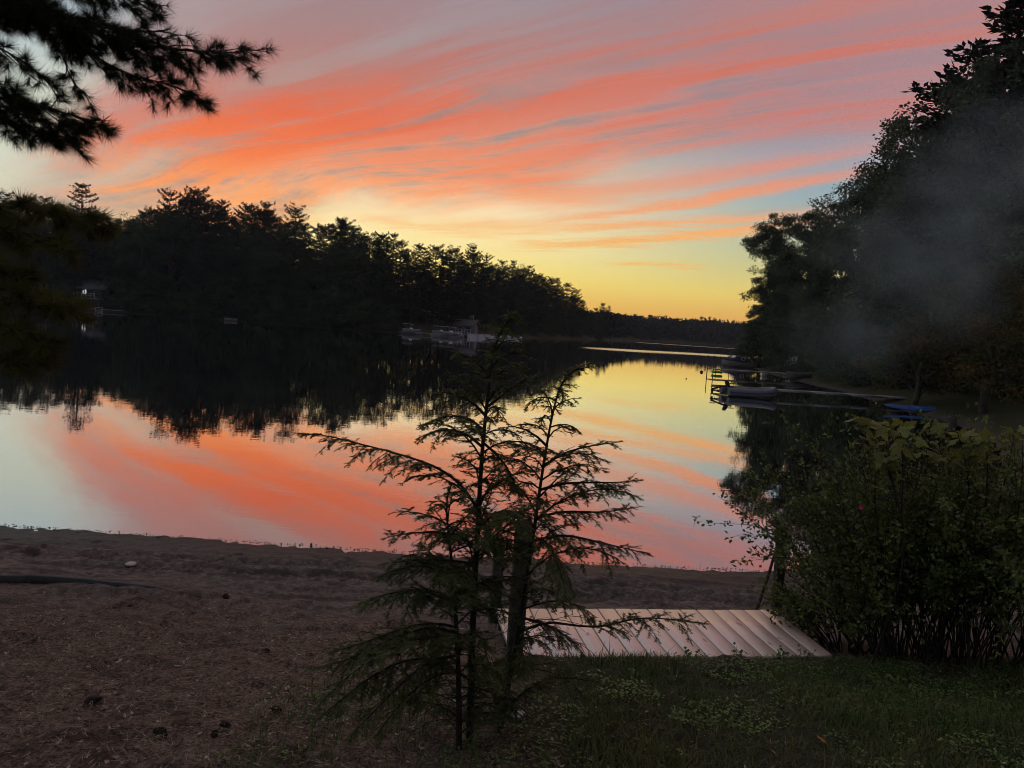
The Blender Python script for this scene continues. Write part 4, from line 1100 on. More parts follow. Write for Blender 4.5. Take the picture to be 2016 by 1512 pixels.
# clover and small round-leaved weeds in patches
n = 34000
x = g.uniform(-1.4, 4.6, n); y = g.uniform(2.3, 5.3, n)
pch = vnoise(x, y, 0.38, 31) + 0.5 * vnoise(x, y, 0.15, 32)
u = (x - FL[0]) * ca + (y - FL[1]) * sa; v = -(x - FL[0]) * sa + (y - FL[1]) * ca
keep = (pch > 0.0) & ((x + (y - 4) * 0.12 > 0.15 + 0.3 * g.random(n)) | ((y < 4.1) & (x > -1.3 + 0.4 * g.random(n)) & (g.random(n) < 0.45))) & ~((u > -0.05) & (u < 2.37) & (v > -BL - 0.01)) & (y - 0.1 * x < 5.05)
x, y = x[keep], y[keep]; n = len(x)
C = np.stack([x, y, land(x, y) + g.uniform(0.005, 0.05, n)], 1)
a = g.uniform(0, 6.283, n); D = unit(np.stack([np.cos(a), np.sin(a), g.normal(0.05, 0.25, n)], 1)); sdv = unit(np.cross(D, [0, 0, 1.0]) + g.normal(0, 0.2, (n, 3)))
tag(obj('clover', MB().leaves(C, D, sdv, g.uniform(0.012, 0.028, n), 0.016, 0.06), M['clover']), 'patches of low round-leaved weeds in the grass', 'weeds', kind='stuff')
# taller weeds with round leaves breaking the platform's near edge
wg = thing('sprig_of_weeds', None, None) if False else None
for i, (px, py, h, lab) in enumerate([(1535, 1292, 0.09, 'round-leaved weed sprig against the platform\'s near edge, left one'), (1580, 1290, 0.11, 'round-leaved weed sprig against the platform\'s near edge, right one'), (1360, 1294, 0.07, 'small star-leaved sprig at the near edge of the platform'), (1455, 1293, 0.08, 'thin grassy sprig at the middle of the near platform edge')]):
    q = onz(px, py + 6, 0.60); b0 = np.array([q.x, q.y, gz(q.x, q.y) - 0.01])
    t = thing('weed_sprig', lab, 'weed', b0, 0, 'weeds along the platform edge')
    for k in range(4):
        d = unit(np.array([g.normal(0, 0.4), g.normal(0, 0.4), 1.0])); hh = h * g.uniform(0.7, 1.2) + 0.02
        s_ = MB().tube([(0, 0, 0), d * hh * 0.6, d * hh + [0.01, 0, 0]], 0.0012, 4)
        st_ = obj('stalk', s_, M['twig'], t)
        m_ = 5; C = d * hh * np.linspace(0.5, 1.05, m_)[:, None]; D = rdir(m_, g)
        obj('foliage', MB().leaves(C, D, perp(D, g), 0.026, 0.022, 0.05), M['clover'], st_)
# fallen leaves, needles and chips
n = 30000
x = g.uniform(-5.2, 3.5, n); y = g.uniform(2.2, 6.4, n)
keep = g.random(n) < np.clip((6.3 - y) / 2.2, 0.03, 1) * np.where(x > 0.4, 0.25, 1)
u = (x - FL[0]) * ca + (y - FL[1]) * sa; v = -(x - FL[0]) * sa + (y - FL[1]) * ca
keep &= ~((u > -0.05) & (u < 2.37) & (v > -BL - 0.02) & (v < 0.02))
x, y = x[keep], y[keep]; n = len(x); a = g.uniform(0, 6.283, n)
D = unit(np.stack([np.cos(a), np.sin(a), g.normal(0, 0.16, n)], 1)); sdv = unit(np.cross(D, [0, 0, 1.0]) + g.normal(0, 0.3, (n, 3)))
C = np.stack([x, y, land(x, y) + 0.012 + g.uniform(0, 0.012, n)], 1)
leafy = g.random(n) < 0.22
lm = MB().leaves(C[leafy], D[leafy], sdv[leafy], g.uniform(0.012, 0.05, leafy.sum()), g.uniform(0.006, 0.022, leafy.sum()), 0.1)
nd_ = ~leafy; lm.spikes(C[nd_], D[nd_], sdv[nd_], g.uniform(0.03, 0.09, nd_.sum()), 0.003)
tag(obj('leaf_litter', lm, M['litter']), 'scattered dead needles, chips and small leaves on the bare ground', 'litter', kind='stuff')
# debris line where the water meets the sand
n = 900
t = g.uniform(-6.5, 3.4, n); yy = np.interp(t, [-6.5, -1.5, 1, 3.4], [8.55, 8.6, 8.7, 8.9]) - np.abs(g.normal(0, 0.07, n)) + 0.05
D = unit(np.stack([g.normal(0, 1, n), g.normal(0, 1, n), g.normal(0.25, 0.25, n)], 1))
C = np.stack([t, yy, np.maximum(land(t, yy), 0) + 0.006], 1)
tag(obj('drift_litter', MB().leaves(C, D, perp(D, g), g.uniform(0.012, 0.04, n), 0.012), M['stone']), 'dark bits of drift along the water\'s edge', 'litter', kind='stuff')

# pine cones, stones and other single things on the ground
def cone_mesh(L=0.07, r=0.022):
    mb = MB(); zz = np.linspace(0, 1, 7); prof = np.sin(np.pi * (0.12 + 0.80 * zz)) * r * 0.7
    mb.loft([[(z * L, math.cos(a) * q, math.sin(a) * q) for a in np.arange(8) * math.pi / 4] for z, q in zip(zz, prof)])
    for k in range(64):
        f = k / 64; a = k * 2.39996; q = math.sin(math.pi * (0.12 + 0.8 * f)) * r
        c = np.array([[f * L, math.cos(a) * q * 0.6, math.sin(a) * q * 0.6]]); d = unit(np.array([[0.45, math.cos(a), math.sin(a)]]))
        mb.leaves(c, d, unit(np.array([[0, -math.sin(a), math.cos(a)]])), q * 0.75, r * 0.55, 0.1)
    return mb
cme = cone_mesh().mesh('pine_cone'); cme.materials.append(M['cone'])
for px, py, s, lab in [(303, 1440, 1.35, 'biggest dark pine cone, low on the bare ground'), (165, 1386, 1.5, 'dusty pine cone left of the biggest cone'), (428, 1442, .8, 'small round cone right of the biggest one'),
                       (454, 1430, 1.0, 'small cone beside the small round one'), (530, 1398, 1.2, 'pine cone near the hemlock\'s left branches'), (515, 1288, 1.2, 'pine cone lying by the dark patch of ground'),
                       (450, 1178, 1.3, 'pine cone up the sand near the edging strip'), (265, 1198, 1.0, 'pine cone below the end of the edging strip'), (1008, 1290, 0.9, 'cone by the foot of the thick square post')]:
    q = onz(px, py, 0.5)
    for _ in range(8): q = onz(px, py, gz(q.x, q.y))
    o = link(bpy.data.objects.new('pine_cone', cme)); o.location = (q.x, q.y, q.z + 0.006 * s); o.scale = (s * .8,) * 3
    o.rotation_euler = (random.uniform(0, 6), random.uniform(-.2, .2), random.uniform(0, 6)); tag(o, lab, 'pine cone', 'pine cones on the bare ground')
def pebble(r, seed, flat=0.6):
    gg = np.random.default_rng(seed); rings = []
    for k in range(7):
        th_ = math.pi * (k + 0.02) / 6.04
        rings.append([(r * math.sin(th_) * math.cos(a) * (1 + gg.normal(0, .07)), r * math.sin(th_) * math.sin(a) * (1 + gg.normal(0, .07)), r * flat * math.cos(th_)) for a in np.arange(10) * 0.6283])
    return MB().loft(rings)
q = onz(613, 1069, 0.03)
tag(obj('floating_ball', pebble(0.015, 3, 1.0), M['stone']), 'tiny dark ball in the shallows just off the sand', 'ball').location = (q.x, q.y, 0.014)
for i, (px, py, r, lab) in enumerate([(258, 1112, 0.055, 'pale flat disc half buried in the sand by the treads'), (555, 1240, 0.07, 'low dark clod in the sand left of the saplings'), (735, 1265, 0.05, 'dark stone under the hemlock\'s left branches'), (645, 1250, 0.04, 'small stone left of the saplings')]):
    q = onz(px, py, 0.4)
    for _ in range(4): q = onz(px, py, gz(q.x, q.y))
    o = obj('stone', pebble(r, 10 + i, 0.35), M['stone'] if i else M['paper'], smooth=True); o.location = (q.x, q.y, q.z + 0.01); tag(o, lab, 'stone', 'stones on the beach')
# crumpled paper by the saplings
q = onz(1015, 1414, gz(0.12, 3.6)); gg = np.random.default_rng(4)
pv_ = [(i * 0.022 - 0.045 + gg.normal(0, .005), j * 0.022 - 0.033 + gg.normal(0, .005), 0.02 + 0.012 * gg.normal() + 0.02 * math.sin(i * 1.3) * math.cos(j * 1.7)) for j in range(4) for i in range(5)]
pf = [[j * 5 + i, j * 5 + i + 1, j * 5 + i + 6, j * 5 + i + 5] for j in range(3) for i in range(4)]
o = obj('scrap_of_paper', MB().add(pv_, pf), M['paper']); o.location = q; tag(o, 'crumpled pale scrap of paper at the foot of the right sapling', 'paper')
q = onz(1620, 1472, gz(1.9, 3.5)); o = link(bpy.data.objects.new('fallen_leaf', MLEAF.copy())); o.data.materials[0] = M['orange']; o.location = (q.x, q.y, q.z + 0.04); o.scale = (0.035,) * 3; o.rotation_euler = (0.3, 0.2, 1.0)
tag(o, 'small orange fallen leaf in the grass at bottom right', 'leaf')
# edging strip half buried in the sand
P = []
for px, py in [(-60, 1143), (20, 1142), (60, 1139), (110, 1140), (170, 1144), (215, 1148), (260, 1154), (300, 1156), (326, 1160)]:
    q = onz(px, py, 0.40)
    for _ in range(4): q = onz(px, py, gz(q.x, q.y) + 0.03)
    P.append((q.x, q.y))
eb = np.array([P[0][0], P[0][1], gz(*P[0])])
rg = []
for k, (ex, ey) in enumerate(P):
    zb = gz(ex, ey); h = 0.065 * (1 - 0.5 * k / 8) + random.uniform(-.008, .008)
    rg.append([(ex, ey - 0.012, zb - 0.05), (ex, ey - 0.018, zb + h), (ex, ey + 0.012, zb + h + 0.006), (ex, ey + 0.05, zb - 0.05)])
o = obj('edging_strip', MB().loft(np.array(rg) - eb), M['edging']); o.location = eb
tag(o, 'long dark edging strip half buried in the sand at left', 'edging')

# ------------------------------------------------------------------ docks and boats on the right
def hull(L, B, H, n=15, sheer=0.25, pointed=(True, True), m=9, flare=0.8):
    rings = []
    for i in range(n):
        t = i / (n - 1) * 2 - 1
        w = 1.0
        if (t < 0 and pointed[0]) or (t > 0 and pointed[1]): w = max(0.02, (1 - abs(t) ** 2.4)) ** 0.75
        zk = H * 0.25 * max(0, abs(t) - 0.6) ** 2 / 0.16 * (1 if w < 1 else 0)
        top = H * (1 + sheer * t * t)
        r = []
        for j in range(m):
            a = -math.pi / 2 + math.pi * j / (m - 1)
            yy = math.copysign(abs(math.sin(a)) ** flare, a) * B / 2 * w
            zz = zk + (top - zk) * (1 - math.cos(a) ** 0.8 if math.cos(a) > 1e-6 else 1)
            r.append((t * L / 2, yy, zz))
        rings.append(r)
    return np.array(rings)
def open_boat(name, label, cat, L, B, H, m_h, loc, rz, pointed=(True, True), seats=2, group=None, flip=False, tilt=0.0):
    t = thing(name, label, cat, loc, rz, group)
    if flip: t.rotation_euler = (math.pi + tilt, 0, rz)
    elif tilt: t.rotation_euler = (tilt, 0, rz)
    rg = hull(L, B, H, pointed=pointed)
    mb = MB().loft(rg, closed=False, caps=False)
    inner = rg * np.array([0.985, 0.93, 0.98]) + np.array([0, 0, 0.025]); mb.loft(inner[:, ::-1], closed=False, caps=False)
    if not pointed[0]: mb.add(np.vstack([rg[0], rg[0].mean(0)]), [[i, i + 1, len(rg[0])] for i in range(len(rg[0]) - 1)])
    obj('hull', mb, m_h, t, True)
    gw = MB()
    for s in (0, -1): gw.tube(rg[:, s], 0.02, 5)
    obj('gunwale', gw, M['offwhite'], t)
    for k in range(seats):
        xx = (k + 1) / (seats + 1) * L * 0.7 - L * 0.35
        obj('seat', MB().box((xx, 0, H * 0.72), (0.22, B * 0.78, 0.03)), M['dockwood'], t)
    return t
def dock(name, label, p0, p1, wid, z, nsec, bare=0.0, group='docks on the right shore', legs=True, m_deck=None):
    p0 = np.array(p0[:2], float); p1 = np.array(p1[:2], float); L = np.linalg.norm(p1 - p0); a = math.atan2(*(p1 - p0)[::-1])
    t = thing(name, label, 'dock', (*p0, z), a, group)
    secL = (L - bare) / nsec
    for k in range(nsec):
        x0 = bare + k * secL
        d = obj('deck_section', MB().box((x0 + secL / 2, 0, 0), (secL - 0.03, wid, 0.03)), m_deck or M['dockwood'], t)
        for s in (-1, 1): obj('side_rail', MB().box((x0 + secL / 2, s * (wid / 2 + 0.012), -0.035), (secL - 0.01, 0.03, 0.05)), M['alum'], d)
    xl = [0.05] + [bare + k * secL + 0.05 for k in range(nsec)]
    for x in xl:
        for s in (-1, 1):
            obj('leg', MB().tube([(x, s * (wid / 2 + 0.05), -z - 0.6), (x, s * (wid / 2 + 0.05), 0.02)], 0.022, 6), M['pipe'], t)
    if bare:
        fr = MB()
        for s in (-1, 1):
            for zz in (0.0, -z + 0.10): fr.box((bare / 2, s * wid / 2, zz), (bare, 0.05, 0.06))
            for k in range(7):
                x = bare * k / 6; fr.tube([(x, s * wid / 2, -z + 0.1), (min(bare, x + bare / 12), s * wid / 2, 0)], 0.014, 4)
        for zz in (0.0, -z + 0.10): fr.box((0.03, 0, zz), (0.06, wid, 0.06))
        obj('end_frame', fr, M['pipe'], t)
    return t
# long narrow dock in the middle distance
e0 = onz(1408, 773, 0.0); e1 = onz(1832, 800, 0.0)
dz1 = 0.36
d0 = (e0.x, e0.y); d1 = (24.4, 41.2)
dock('long_dock', 'long narrow grey dock running out from the right bank, open frame at its end', d0, d1, 1.15, dz1, 6, bare=1.0)
# inflatable dinghy moored along it
q = onz(1474, 781, 0.0)
t = thing('inflatable_dinghy', 'grey inflatable dinghy with tilted black outboard tied beside the long dock', 'dinghy', (q.x, q.y - 0.15, 0.0), R(5))
P = [(-1.35, -0.55), (-0.9, -0.58), (0.2, -0.58), (0.8, -0.50), (1.15, -0.28), (1.28, 0), (1.15, 0.28), (0.8, 0.5), (0.2, 0.58), (-0.9, 0.58), (-1.35, 0.55)]
Pz = [(x, y, 0.24 + 0.16 * max(0, (x - 0.2) / 1.1) ** 1.6) for x, y in P]
obj('tube', MB().tube(smooth_poly(np.array(Pz)), 0.205, 12), M['tubegrey'], t, True)
rs = smooth_poly(np.array([(x * 1.0 + (0.0), y * 1.37 if abs(y) > .3 else y * 1.3, z) for x, y, z in Pz]))
obj('rub_strake', MB().tube(smooth_poly(np.array([(x + (0.205 if abs(y) < .3 and x > 1 else 0), y + math.copysign(0.2, y) * (1 if x < 1 else 0.6), z) for x, y, z in Pz])), 0.03, 6), M['tubedark'], t)
obj('floor', MB().box((-0.15, 0, 0.10), (2.2, 0.85, 0.05)), M['tubedark'], t)
obj('transom', MB().box((-1.12, 0, 0.32), (0.05, 0.9, 0.42)), M['tubedark'], t)
obj('seat', MB().box((-0.2, 0, 0.40), (0.26, 1.0, 0.03)), M['dockwood'], t)
mo = obj('outboard_motor', MB().loft([[(-1.20 + 0.10 * math.cos(a) * s - (z - .5) * .4, 0.12 * math.sin(a) * s, z) for a in np.arange(10) * .6283] for z, s in ((.46, .7), (.52, 1.1), (.66, 1.2), (.76, .9), (.79, .4))]), M['black'], t, True)
obj('motor_leg', MB().tube([(-1.22, 0, .52), (-1.6, 0, .42), (-1.98, 0, .30)], [.055, .045, .05], 8), M['black'], mo)
obj('propeller', MB().box((-2.0, 0, .22), (.10, .26, .05)).box((-2.0, 0, .22), (.10, .05, .26)).box((-1.95, 0, .42), (.26, .22, .03)), M['black'], mo)
obj('tiller', MB().tube([(-1.15, 0, .62), (-.75, .1, .66)], .022, 6), M['black'], mo)
for s in (-1, 1): obj('oar', MB().tube([(-.9, s * .5, .47), (.7, s * .46, .48)], .018, 6), M['alum'], t)
# second dock, farther off, with a covered boat and a lime float under it
f0 = onz(1399, 737, 0.0); f1 = onz(1535, 746, 0.0)
dock('farther_dock', 'farther grey dock with two tall poles at its outer end', (f0.x, f0.y), (23.6, 61.5), 1.2, 0.45, 4)
for px, lab in ((1397, 'left of two thin mooring poles at the farther dock\'s end'), (1409, 'right of two thin mooring poles at the farther dock\'s end')):
    q = onz(px, 738, 0.0); o = obj('mooring_pole', MB().tube([(0, 0, -0.8), (0.01, 0, 0.8), (0.02, 0, 1.55)], [0.035, 0.035, 0.03], 7), M['pipe']); o.location = (q.x, q.y + (0.9 if px > 1400 else 0.9), 0)
    tag(o, lab, 'pole', 'mooring poles at the farther dock')
q = onz(1409, 733, 0.12)
t = thing('lime_float', 'bright lime green float lying against the farther dock', 'float', (q.x, q.y - 0.35, 0.05), R(4))
for k in range(3): obj('air_tube', MB().tube([(-.38, k * .2 - .2, .12), (0, k * .2 - .2, .14), (.38, k * .2 - .2, .12)], .11, 10), M['lime'], t, True)
# covered motorboat
q = onz(1449, 722, 0.0)
t = thing('covered_motorboat', 'motorboat under a dark canvas cover moored behind the farther dock', 'motorboat', (q.x, q.y, 0.02), R(184))
rg = hull(3.4, 1.5, 0.55, pointed=(False, True), sheer=0.3)
obj('hull', MB().loft(rg, closed=False, caps=False), M['greyhull'], t, True)
cv = []
for i in range(12):
    x = -1.65 + 3.3 * i / 11; w = float(np.interp(x, [-1.65, 0.2, 1.1, 1.65], [.76, .76, .5, .05])); pk = float(np.interp(x, [-1.65, -1.2, -.75, -.2, .2, .6, 1.65], [.68, .82, 1.22, 1.28, 1.0, .86, .70]))
    cv.append([(x, -w, .50), (x, -w * .75, .5 + (pk - .5) * .72), (x, -w * .3, pk), (x, w * .3, pk), (x, w * .75, .5 + (pk - .5) * .72), (x, w, .50)])
obj('canvas_cover', MB().loft(cv, closed=False, caps=True), M['cover'], t, True)
obj('windscreen', MB().box((.36, 0, 1.08), (.03, 1.0, .26), roty(-0.5)), M['white'], t)
obj('life_ring', MB().tube([(-.45 + .20 * math.cos(a), .79, .92 + .20 * math.sin(a)) for a in np.linspace(0, 6.283, 17)], .045, 6, cap=False), M['offwhite'], t)
obj('outboard_motor', MB().box((-1.85, 0, .55), (.3, .3, .55), taper=(.7, .7)), M['black'], t)
# small pale kayak, beached canoe, blue board, overturned rowboat
q = onz(1504, 740, 0.0)
open_boat('pale_kayak', 'small cream kayak floating end-on by the farther dock', 'kayak', 1.9, 0.55, 0.26, M['canoe'], (q.x, q.y, 0.0), R(62), seats=1)
q = onz(1562, 748, 0.0)
open_boat('beached_canoe', 'grey canoe pulled half onto the bank past the farther dock', 'canoe', 3.0, 0.85, 0.4, M['greyhull'], (q.x + .6, q.y + 0.3, gz(q.x + .6, q.y + .3) + 0.02), R(28), seats=2)
q = ghit(1797, 813)
t = thing('blue_paddleboard', 'bright blue pointed board resting on the bank near the long dock', 'board', (q.x, q.y, gz(q.x, q.y) + 0.20), R(6))
t.rotation_euler = (R(9), R(0), R(6))
rg = []
for i in range(17):
    s = i / 16 * 2 - 1; w = 0.46 * max(0.02, 1 - abs(s) ** (1.6 if s < 0 else 3)) ** 0.8; zc = 0.07 * s * s
    rg.append([(s * 1.45, -w, zc), (s * 1.45, -w * .85, zc + .05), (s * 1.45, w * .85, zc + .05), (s * 1.45, w, zc), (s * 1.45, w * .8, zc - .05), (s * 1.45, -w * .8, zc - .05)])
obj('board', MB().loft(rg), M['blue'], t, True)
obj('deck_pad', MB().box((0.45, 0, .062), (.8, .55, .012)), M['blue'], t); obj('fin', MB().box((1.15, 0, -.12), (.2, .015, .16), taper=(.5, 1)), M['black'], t)
q = ghit(1800, 764)
open_boat('overturned_rowboat', 'grey rowboat lying upside down under the trees on the bank', 'rowboat', 2.6, 1.0, 0.36, M['greyhull'], (q.x, q.y, q.z + 0.44), R(-3), pointed=(False, True), seats=2, flip=True)
# stump at the water's edge
q = onz(1874, 835, 0.2)
o = obj('tree_stump', MB().tube([(0, 0, -.3), (0.01, 0, .1), (0, 0.01, .36)], [.20, .17, .16], 10), M['post']); o.location = ghit(1874, 836); tag(o, 'short dark stump at the water\'s edge below the bank', 'stump')
# picnic table
q = ghit(1935, 764); t = thing('picnic_table', 'green picnic table in the shade under the maples on the right', 'table', (q.x, q.y, gz(q.x, q.y)), R(8))
for k in range(5): obj('board', MB().box((0, (k - 2) * .15, .74), (1.8, .14, .04)), M['greenpaint'], t)
for s in (-1, 1): obj('bench', MB().box((0, s * .68, .44), (1.8, .26, .04)), M['greenpaint'], t)
for sx_ in (-1, 1):
    for s in (-1, 1): obj('leg', MB().box((sx_ * .65, s * .38, .36), (.06, .08, .80), rotx(s * 0.45)), M['greenpaint'], t)
# white lawn chairs
def chair(label, loc, rz):
    t = thing('lawn_chair', label, 'chair', loc, rz, 'white lawn chairs on the right shore')
    obj('seat', MB().box((0, 0, .34), (.52, .50, .03), roty(0.18)), M['white'], t)
    for k in range(4): obj('back_slat', MB().box((-.36, (k - 1.5) * .13, .66), (.03, .115, .75), roty(-0.35)), M['white'], t)
    for s in (-1, 1):
        obj('arm', MB().box((0.0, s * .32, .55), (.68, .10, .03)), M['white'], t)
        obj('leg', MB().box((.26, s * .30, .27), (.08, .03, .55)), M['white'], t); obj('leg', MB().box((-.32, s * .30, .22), (.08, .03, .46), roty(-.3)), M['white'], t)
q = ghit(1552, 721, 40); chair('left one of two white lawn chairs under the bushes on the right shore', (q.x, q.y, gz(q.x, q.y)), R(225))
q = ghit(1562, 721, 40); chair('right one of two white lawn chairs under the bushes on the right shore', (q.x, q.y, gz(q.x, q.y)), R(240))
q = onz(1381, 733, 0.0); o = obj('mooring_buoy', pebble(0.13, 8, 1.0), M['buoy'], smooth=True); o.location = (q.x, q.y, 0.04); tag(o, 'small round dark buoy on the bright water left of the farther dock', 'buoy')
q = onz(1351, 746, 0.0); o = obj('mooring_buoy', pebble(0.05, 9, 1.0), M['buoy'], smooth=True); o.location = (q.x, q.y, 0.01); tag(o, 'tiny speck of a float out on the bright water', 'buoy')

# ------------------------------------------------------------------ left shore: houses, docks, boats
def gable_house(name, label, loc, rz, L, Wd, H, roof_h, wallm, roofm, wins, deck=None, group='houses on the far left shore', lit=False):
    t = thing(name, label, 'house', loc, rz, group)
    obj('wall', MB().box((0, 0, H / 2 - 0.5), (L, Wd, H + 1.0)).add([(-L / 2, -Wd / 2, H), (-L / 2, Wd / 2, H), (-L / 2, 0, H + roof_h), (L / 2, -Wd / 2, H), (L / 2, Wd / 2, H), (L / 2, 0, H + roof_h)], [[0, 1, 2], [3, 5, 4]]), wallm, t)
    o_ = 0.45; s = roof_h / (Wd / 2)
    ez = H - o_ * s
    rf = MB()
    for sg in (-1, 1):
        y1 = sg * (Wd / 2 + o_)
        V = [(-L / 2 - o_, 0, H + roof_h + .02), (L / 2 + o_, 0, H + roof_h + .02), (L / 2 + o_, y1, ez + .02), (-L / 2 - o_, y1, ez + .02)]
        rf.add(V + [(a, b, c + .15) for a, b, c in V], [[0, 1, 2, 3], [4, 5, 6, 7], [0, 1, 5, 4], [2, 3, 7, 6], [1, 2, 6, 5], [3, 0, 4, 7]])
    r_ = obj('roof', rf, roofm, t); obj('chimney', MB().box((L * .2, .6, H + roof_h + .3), (.7, .7, 1.4)), M['house'], r_)
    for x, z, w, h, *e in wins:
        f = obj('window', MB().box((x, -Wd / 2 - .02, z), (w + .2, .06, h + .2)), M['offwhite'], t)
        obj('pane', MB().box((x, -Wd / 2 - .06, z), (w, .03, h)), M['litglass'] if e else M['glass'], f)
    if deck:
        z, dp = deck
        d = obj('deck', MB().box((0, -Wd / 2 - dp / 2, z), (L, dp, .2)), M['dockwood'], t)
        rl = MB()
        for k in range(7): rl.box((-L / 2 + L * k / 6, -Wd / 2 - dp, z + .5), (.08, .08, 1.0))
        for zz in (.55, 1.0): rl.box((0, -Wd / 2 - dp, z + zz), (L, .06, .06))
        obj('railing', rl, M['offwhite'], d)
        for k in range(4): obj('support_post', MB().box((-L / 2 + .2 + (L - .4) * k / 3, -Wd / 2 - dp + .2, z / 2 - .6), (.16, .16, z + 1)), M['house'], d)
    return t
def onshore(px, d, py=600):
    q = at(px, py, d); return (q.x, d, gz(q.x, d))
x, y, z = onshore(922, 140.5)
gable_house('lake_house', 'small pale house with a raised deck above the white retaining wall', (x, y, z + 0.2), R(-12), 3.4, 3.6, 2.2, 0.9, M['house'], M['roof'], [(-.8, 1.3, .9, .9), (.8, 1.3, .9, .9)], deck=(0.35, 1.6))
x, y, z = onshore(75, 143)
gable_house('lake_house', 'low dark house with a long roof almost lost in the wood at far left', (x, y, z + 1.2), R(6), 8.0, 6.0, 2.8, 1.9, M['darkhouse'], M['roof'], [(-2.2, 1.5, 1.4, 1.1), (1.6, 1.5, 1.6, 1.1)], deck=(0.0, 2.0))
x, y, z = onshore(196, 139.5)
gable_house('lake_house', 'dark house with one bright lit window near the left dock', (x, y, z), R(-8), 5.2, 4.5, 2.8, 1.5, M['darkhouse'], M['roof'], [(-1.15, 2.0, .32, .85, 1), (-1.65, 1.95, .16, .6, 1), (1.2, 1.6, 1.2, 1.0)], deck=(0.8, 1.4))
# white retaining wall
a = at(922, 640, 136); b_ = at(988, 643, 139.5)
L_ = math.hypot(b_.x - a.x, b_.y - a.y)
t = thing('retaining_wall', 'long pale retaining wall beside the water below the small house', 'wall', (a.x, a.y, gz(a.x, a.y) - .1), math.atan2(b_.y - a.y, b_.x - a.x))
for k in range(4): obj('panel', MB().box((L_ * (k + .5) / 4, 0, .65), (L_ / 4 - .03, .3, 1.5)), M['wall'], t)
obj('cap', MB().box((L_ / 2, 0, 1.44), (L_ + .1, .42, .08)), M['offwhite'], t)
def pontoon(label, loc, rz, L=6.2, canopy=True):
    t = thing('pontoon_boat', label, 'pontoon boat', loc, rz, 'pontoon boats on the far left shore', 0.8)
    for s in (-1, 1): obj('pontoon', MB().tube([(-L / 2, s * .85, .12), (L / 2 - .7, s * .85, .12), (L / 2 - .2, s * .85, .24), (L / 2, s * .85, .38)], [.3, .3, .22, .06], 10), M['alum'], t, True)
    obj('deck', MB().box((0, 0, .48), (L * .94, 2.4, .10)), M['dockwood'], t)
    for s in (-1, 1): obj('fence_panel', MB().box((-.1, s * 1.18, .86), (L * .82, .04, .55)), M['dockwood'], t)
    obj('fence_panel', MB().box((L * .42, 0, .86), (.04, 2.2, .55)), M['dockwood'], t)
    for x_ in (-L * .3, L * .22): obj('bench', MB().box((x_, .7, .78), (1.3, .7, .5)), M['white'], t)
    obj('console', MB().box((-.1, -.6, .95), (.6, .6, .85)), M['white'], t)
    if canopy:
        cn = obj('canopy', MB().box((-L * .18, 0, 2.15), (2.3, 2.2, .06)).box((-L * .18, 0, 2.19), (1.7, 1.8, .05)), M['offwhite'], t)
        fr = MB()
        for s in (-1, 1):
            for k in (-1, 1): fr.tube([(-L * .18, s * 1.12, .95), (-L * .18 + k * 1.0, s * 1.08, 2.14)], .025, 5)
        obj('canopy_frame', fr, M['alum'], cn)
    obj('outboard_motor', MB().box((-L / 2 - .1, 0, .6), (.35, .35, .9), taper=(.8, .8)), M['black'], t)
q = onz(862, 663, 0); pontoon('pale pontoon boat moored at the far left shore dock', (q.x, 130.5, 0), R(-6), 4.8)
q = onz(886, 663, 0); pontoon('second pontoon boat with raised canopy at the right end of that dock', (q.x + .6, 128.2, 0), R(-20), 4.6)
q = onz(810, 658, 0); pontoon('leftmost low pontoon boat with flat canopy near the shore', (q.x - .3, 130.6, 0), R(4), 4.6)
q0 = at(786, 655, 129.6); q1 = at(905, 664, 127)
dock('shore_dock', 'grey dock in front of the pontoon boats on the far left shore', (q1.x, q1.y), (q0.x, q0.y), 1.2, 0.4, 4, bare=2.2, group='docks on the far left shore')
q0 = at(140, 606, 133); q1 = at(246, 612, 131.5)
dock('shore_dock', 'thin dock line on the water below the lit house', (q0.x, q0.y), (q1.x, q1.y), 1.0, 0.42, 4, group='docks on the far left shore')
q = at(194, 611, 130.2); o = MB()
for s in (0, 1.25): o.tube([(s, 0, -.5), (s, 0, .75)], .05, 6)
for zz in (.1, .72): o.tube([(-.02, 0, zz), (1.27, 0, zz)], .05, 6)
o = obj('dock_ladder_frame', o, M['offwhite']); o.location = (q.x - .6, q.y, 0.0); tag(o, 'white rectangular frame standing in the water at the left dock', 'frame')
q = onz(1012, 664, 0); open_boat('small_rowboat', 'small white rowboat at the shore right of the retaining wall', 'rowboat', 3.6, 1.3, 0.5, M['white'], (q.x, 152, 0.0), R(-20), pointed=(False, True))
q = onz(466, 632, 0); open_boat('small_rowboat', 'lone pale rowboat drawn up at the middle of the left shore', 'rowboat', 2.2, 0.9, 0.4, M['greyhull'], (q.x, 131.2, 0.0), R(30), pointed=(False, True))

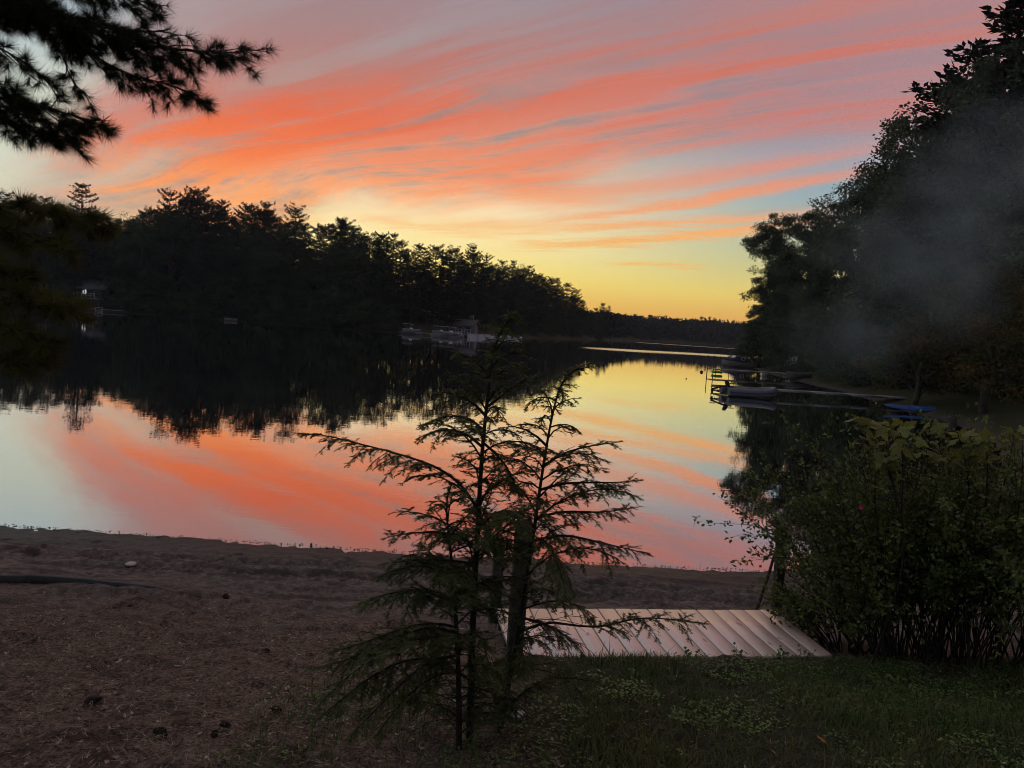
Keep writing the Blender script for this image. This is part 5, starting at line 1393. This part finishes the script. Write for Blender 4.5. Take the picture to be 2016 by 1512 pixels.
# ------------------------------------------------------------------ smoke drifting over the right shore
sm = bpy.data.materials.new('drifting_smoke'); sm.use_nodes = True; X.nt = sm.node_tree
X.nt.nodes.remove(X.nt.nodes['Principled BSDF'])
pv = X.nt.nodes.new('ShaderNodeVolumePrincipled'); tcn = X.nt.nodes.new('ShaderNodeTexCoord')
sx = X.nt.nodes.new('ShaderNodeSeparateXYZ'); X.nt.links.new(tcn.outputs['Object'], sx.inputs[0])
ox, oy, oz = (X(o) for o in sx.outputs)
n0 = noise(vec(ox, oy, oz), 0.9, 1.0, 0.5)
n1 = noise(vec(ox * 0.9 + oz * 0.5, oy * 0.8, oz * 1.1 - ox * 0.4), 2.3, 4.0, 0.6)
ax = ox - oz * 0.35 + (n0 - 0.5) * 1.1
az_s = oz + (n0 - 0.5) * 0.9
fall = sstep(ax * ax * 1.7 + oy * oy + az_s * az_s * 0.8, 0.98, 0.0)
fall = fall * fall
den = fall * sstep(n1, 0.38, 0.68) * 0.24
X.nt.links.new(den.v, pv.inputs['Density'])
pv.inputs['Color'].default_value = (0.74, 0.93, 1.0, 1); pv.inputs['Anisotropy'].default_value = 0.0
X.nt.links.new(pv.outputs[0], X.nt.nodes['Material Output'].inputs['Volume'])
q = at(1905, 410, 15.0)
sb = MB(); sb.box((0, 0, 0), (2.6, 2.0, 2.4))
o = obj('smoke', sb, sm); o.location = q; o.scale = (4.0, 1.9, 3.7)
tag(o, 'thin grey smoke drifting across the trees at right', 'smoke', kind='stuff')
S.cycles.volume_step_rate = 2.0; S.cycles.volume_max_steps = 64

# ------------------------------------------------------------------ evening haze over the lake
hm = bpy.data.materials.new('evening_haze'); hm.use_nodes = True; X.nt = hm.node_tree
X.nt.nodes.remove(X.nt.nodes['Principled BSDF'])
pv = X.nt.nodes.new('ShaderNodeVolumePrincipled'); pv.inputs['Color'].default_value = (0.72, 0.82, 1.0, 1); pv.inputs['Density'].default_value = 0.00021; pv.inputs['Anisotropy'].default_value = 0.35
X.nt.links.new(pv.outputs[0], X.nt.nodes['Material Output'].inputs['Volume'])
hb = MB().box((0, 410, 15), (2500, 1930, 70))
o = obj('haze', hb, hm); tag(o, 'thin evening haze lying over the lake', 'haze', kind='stuff')
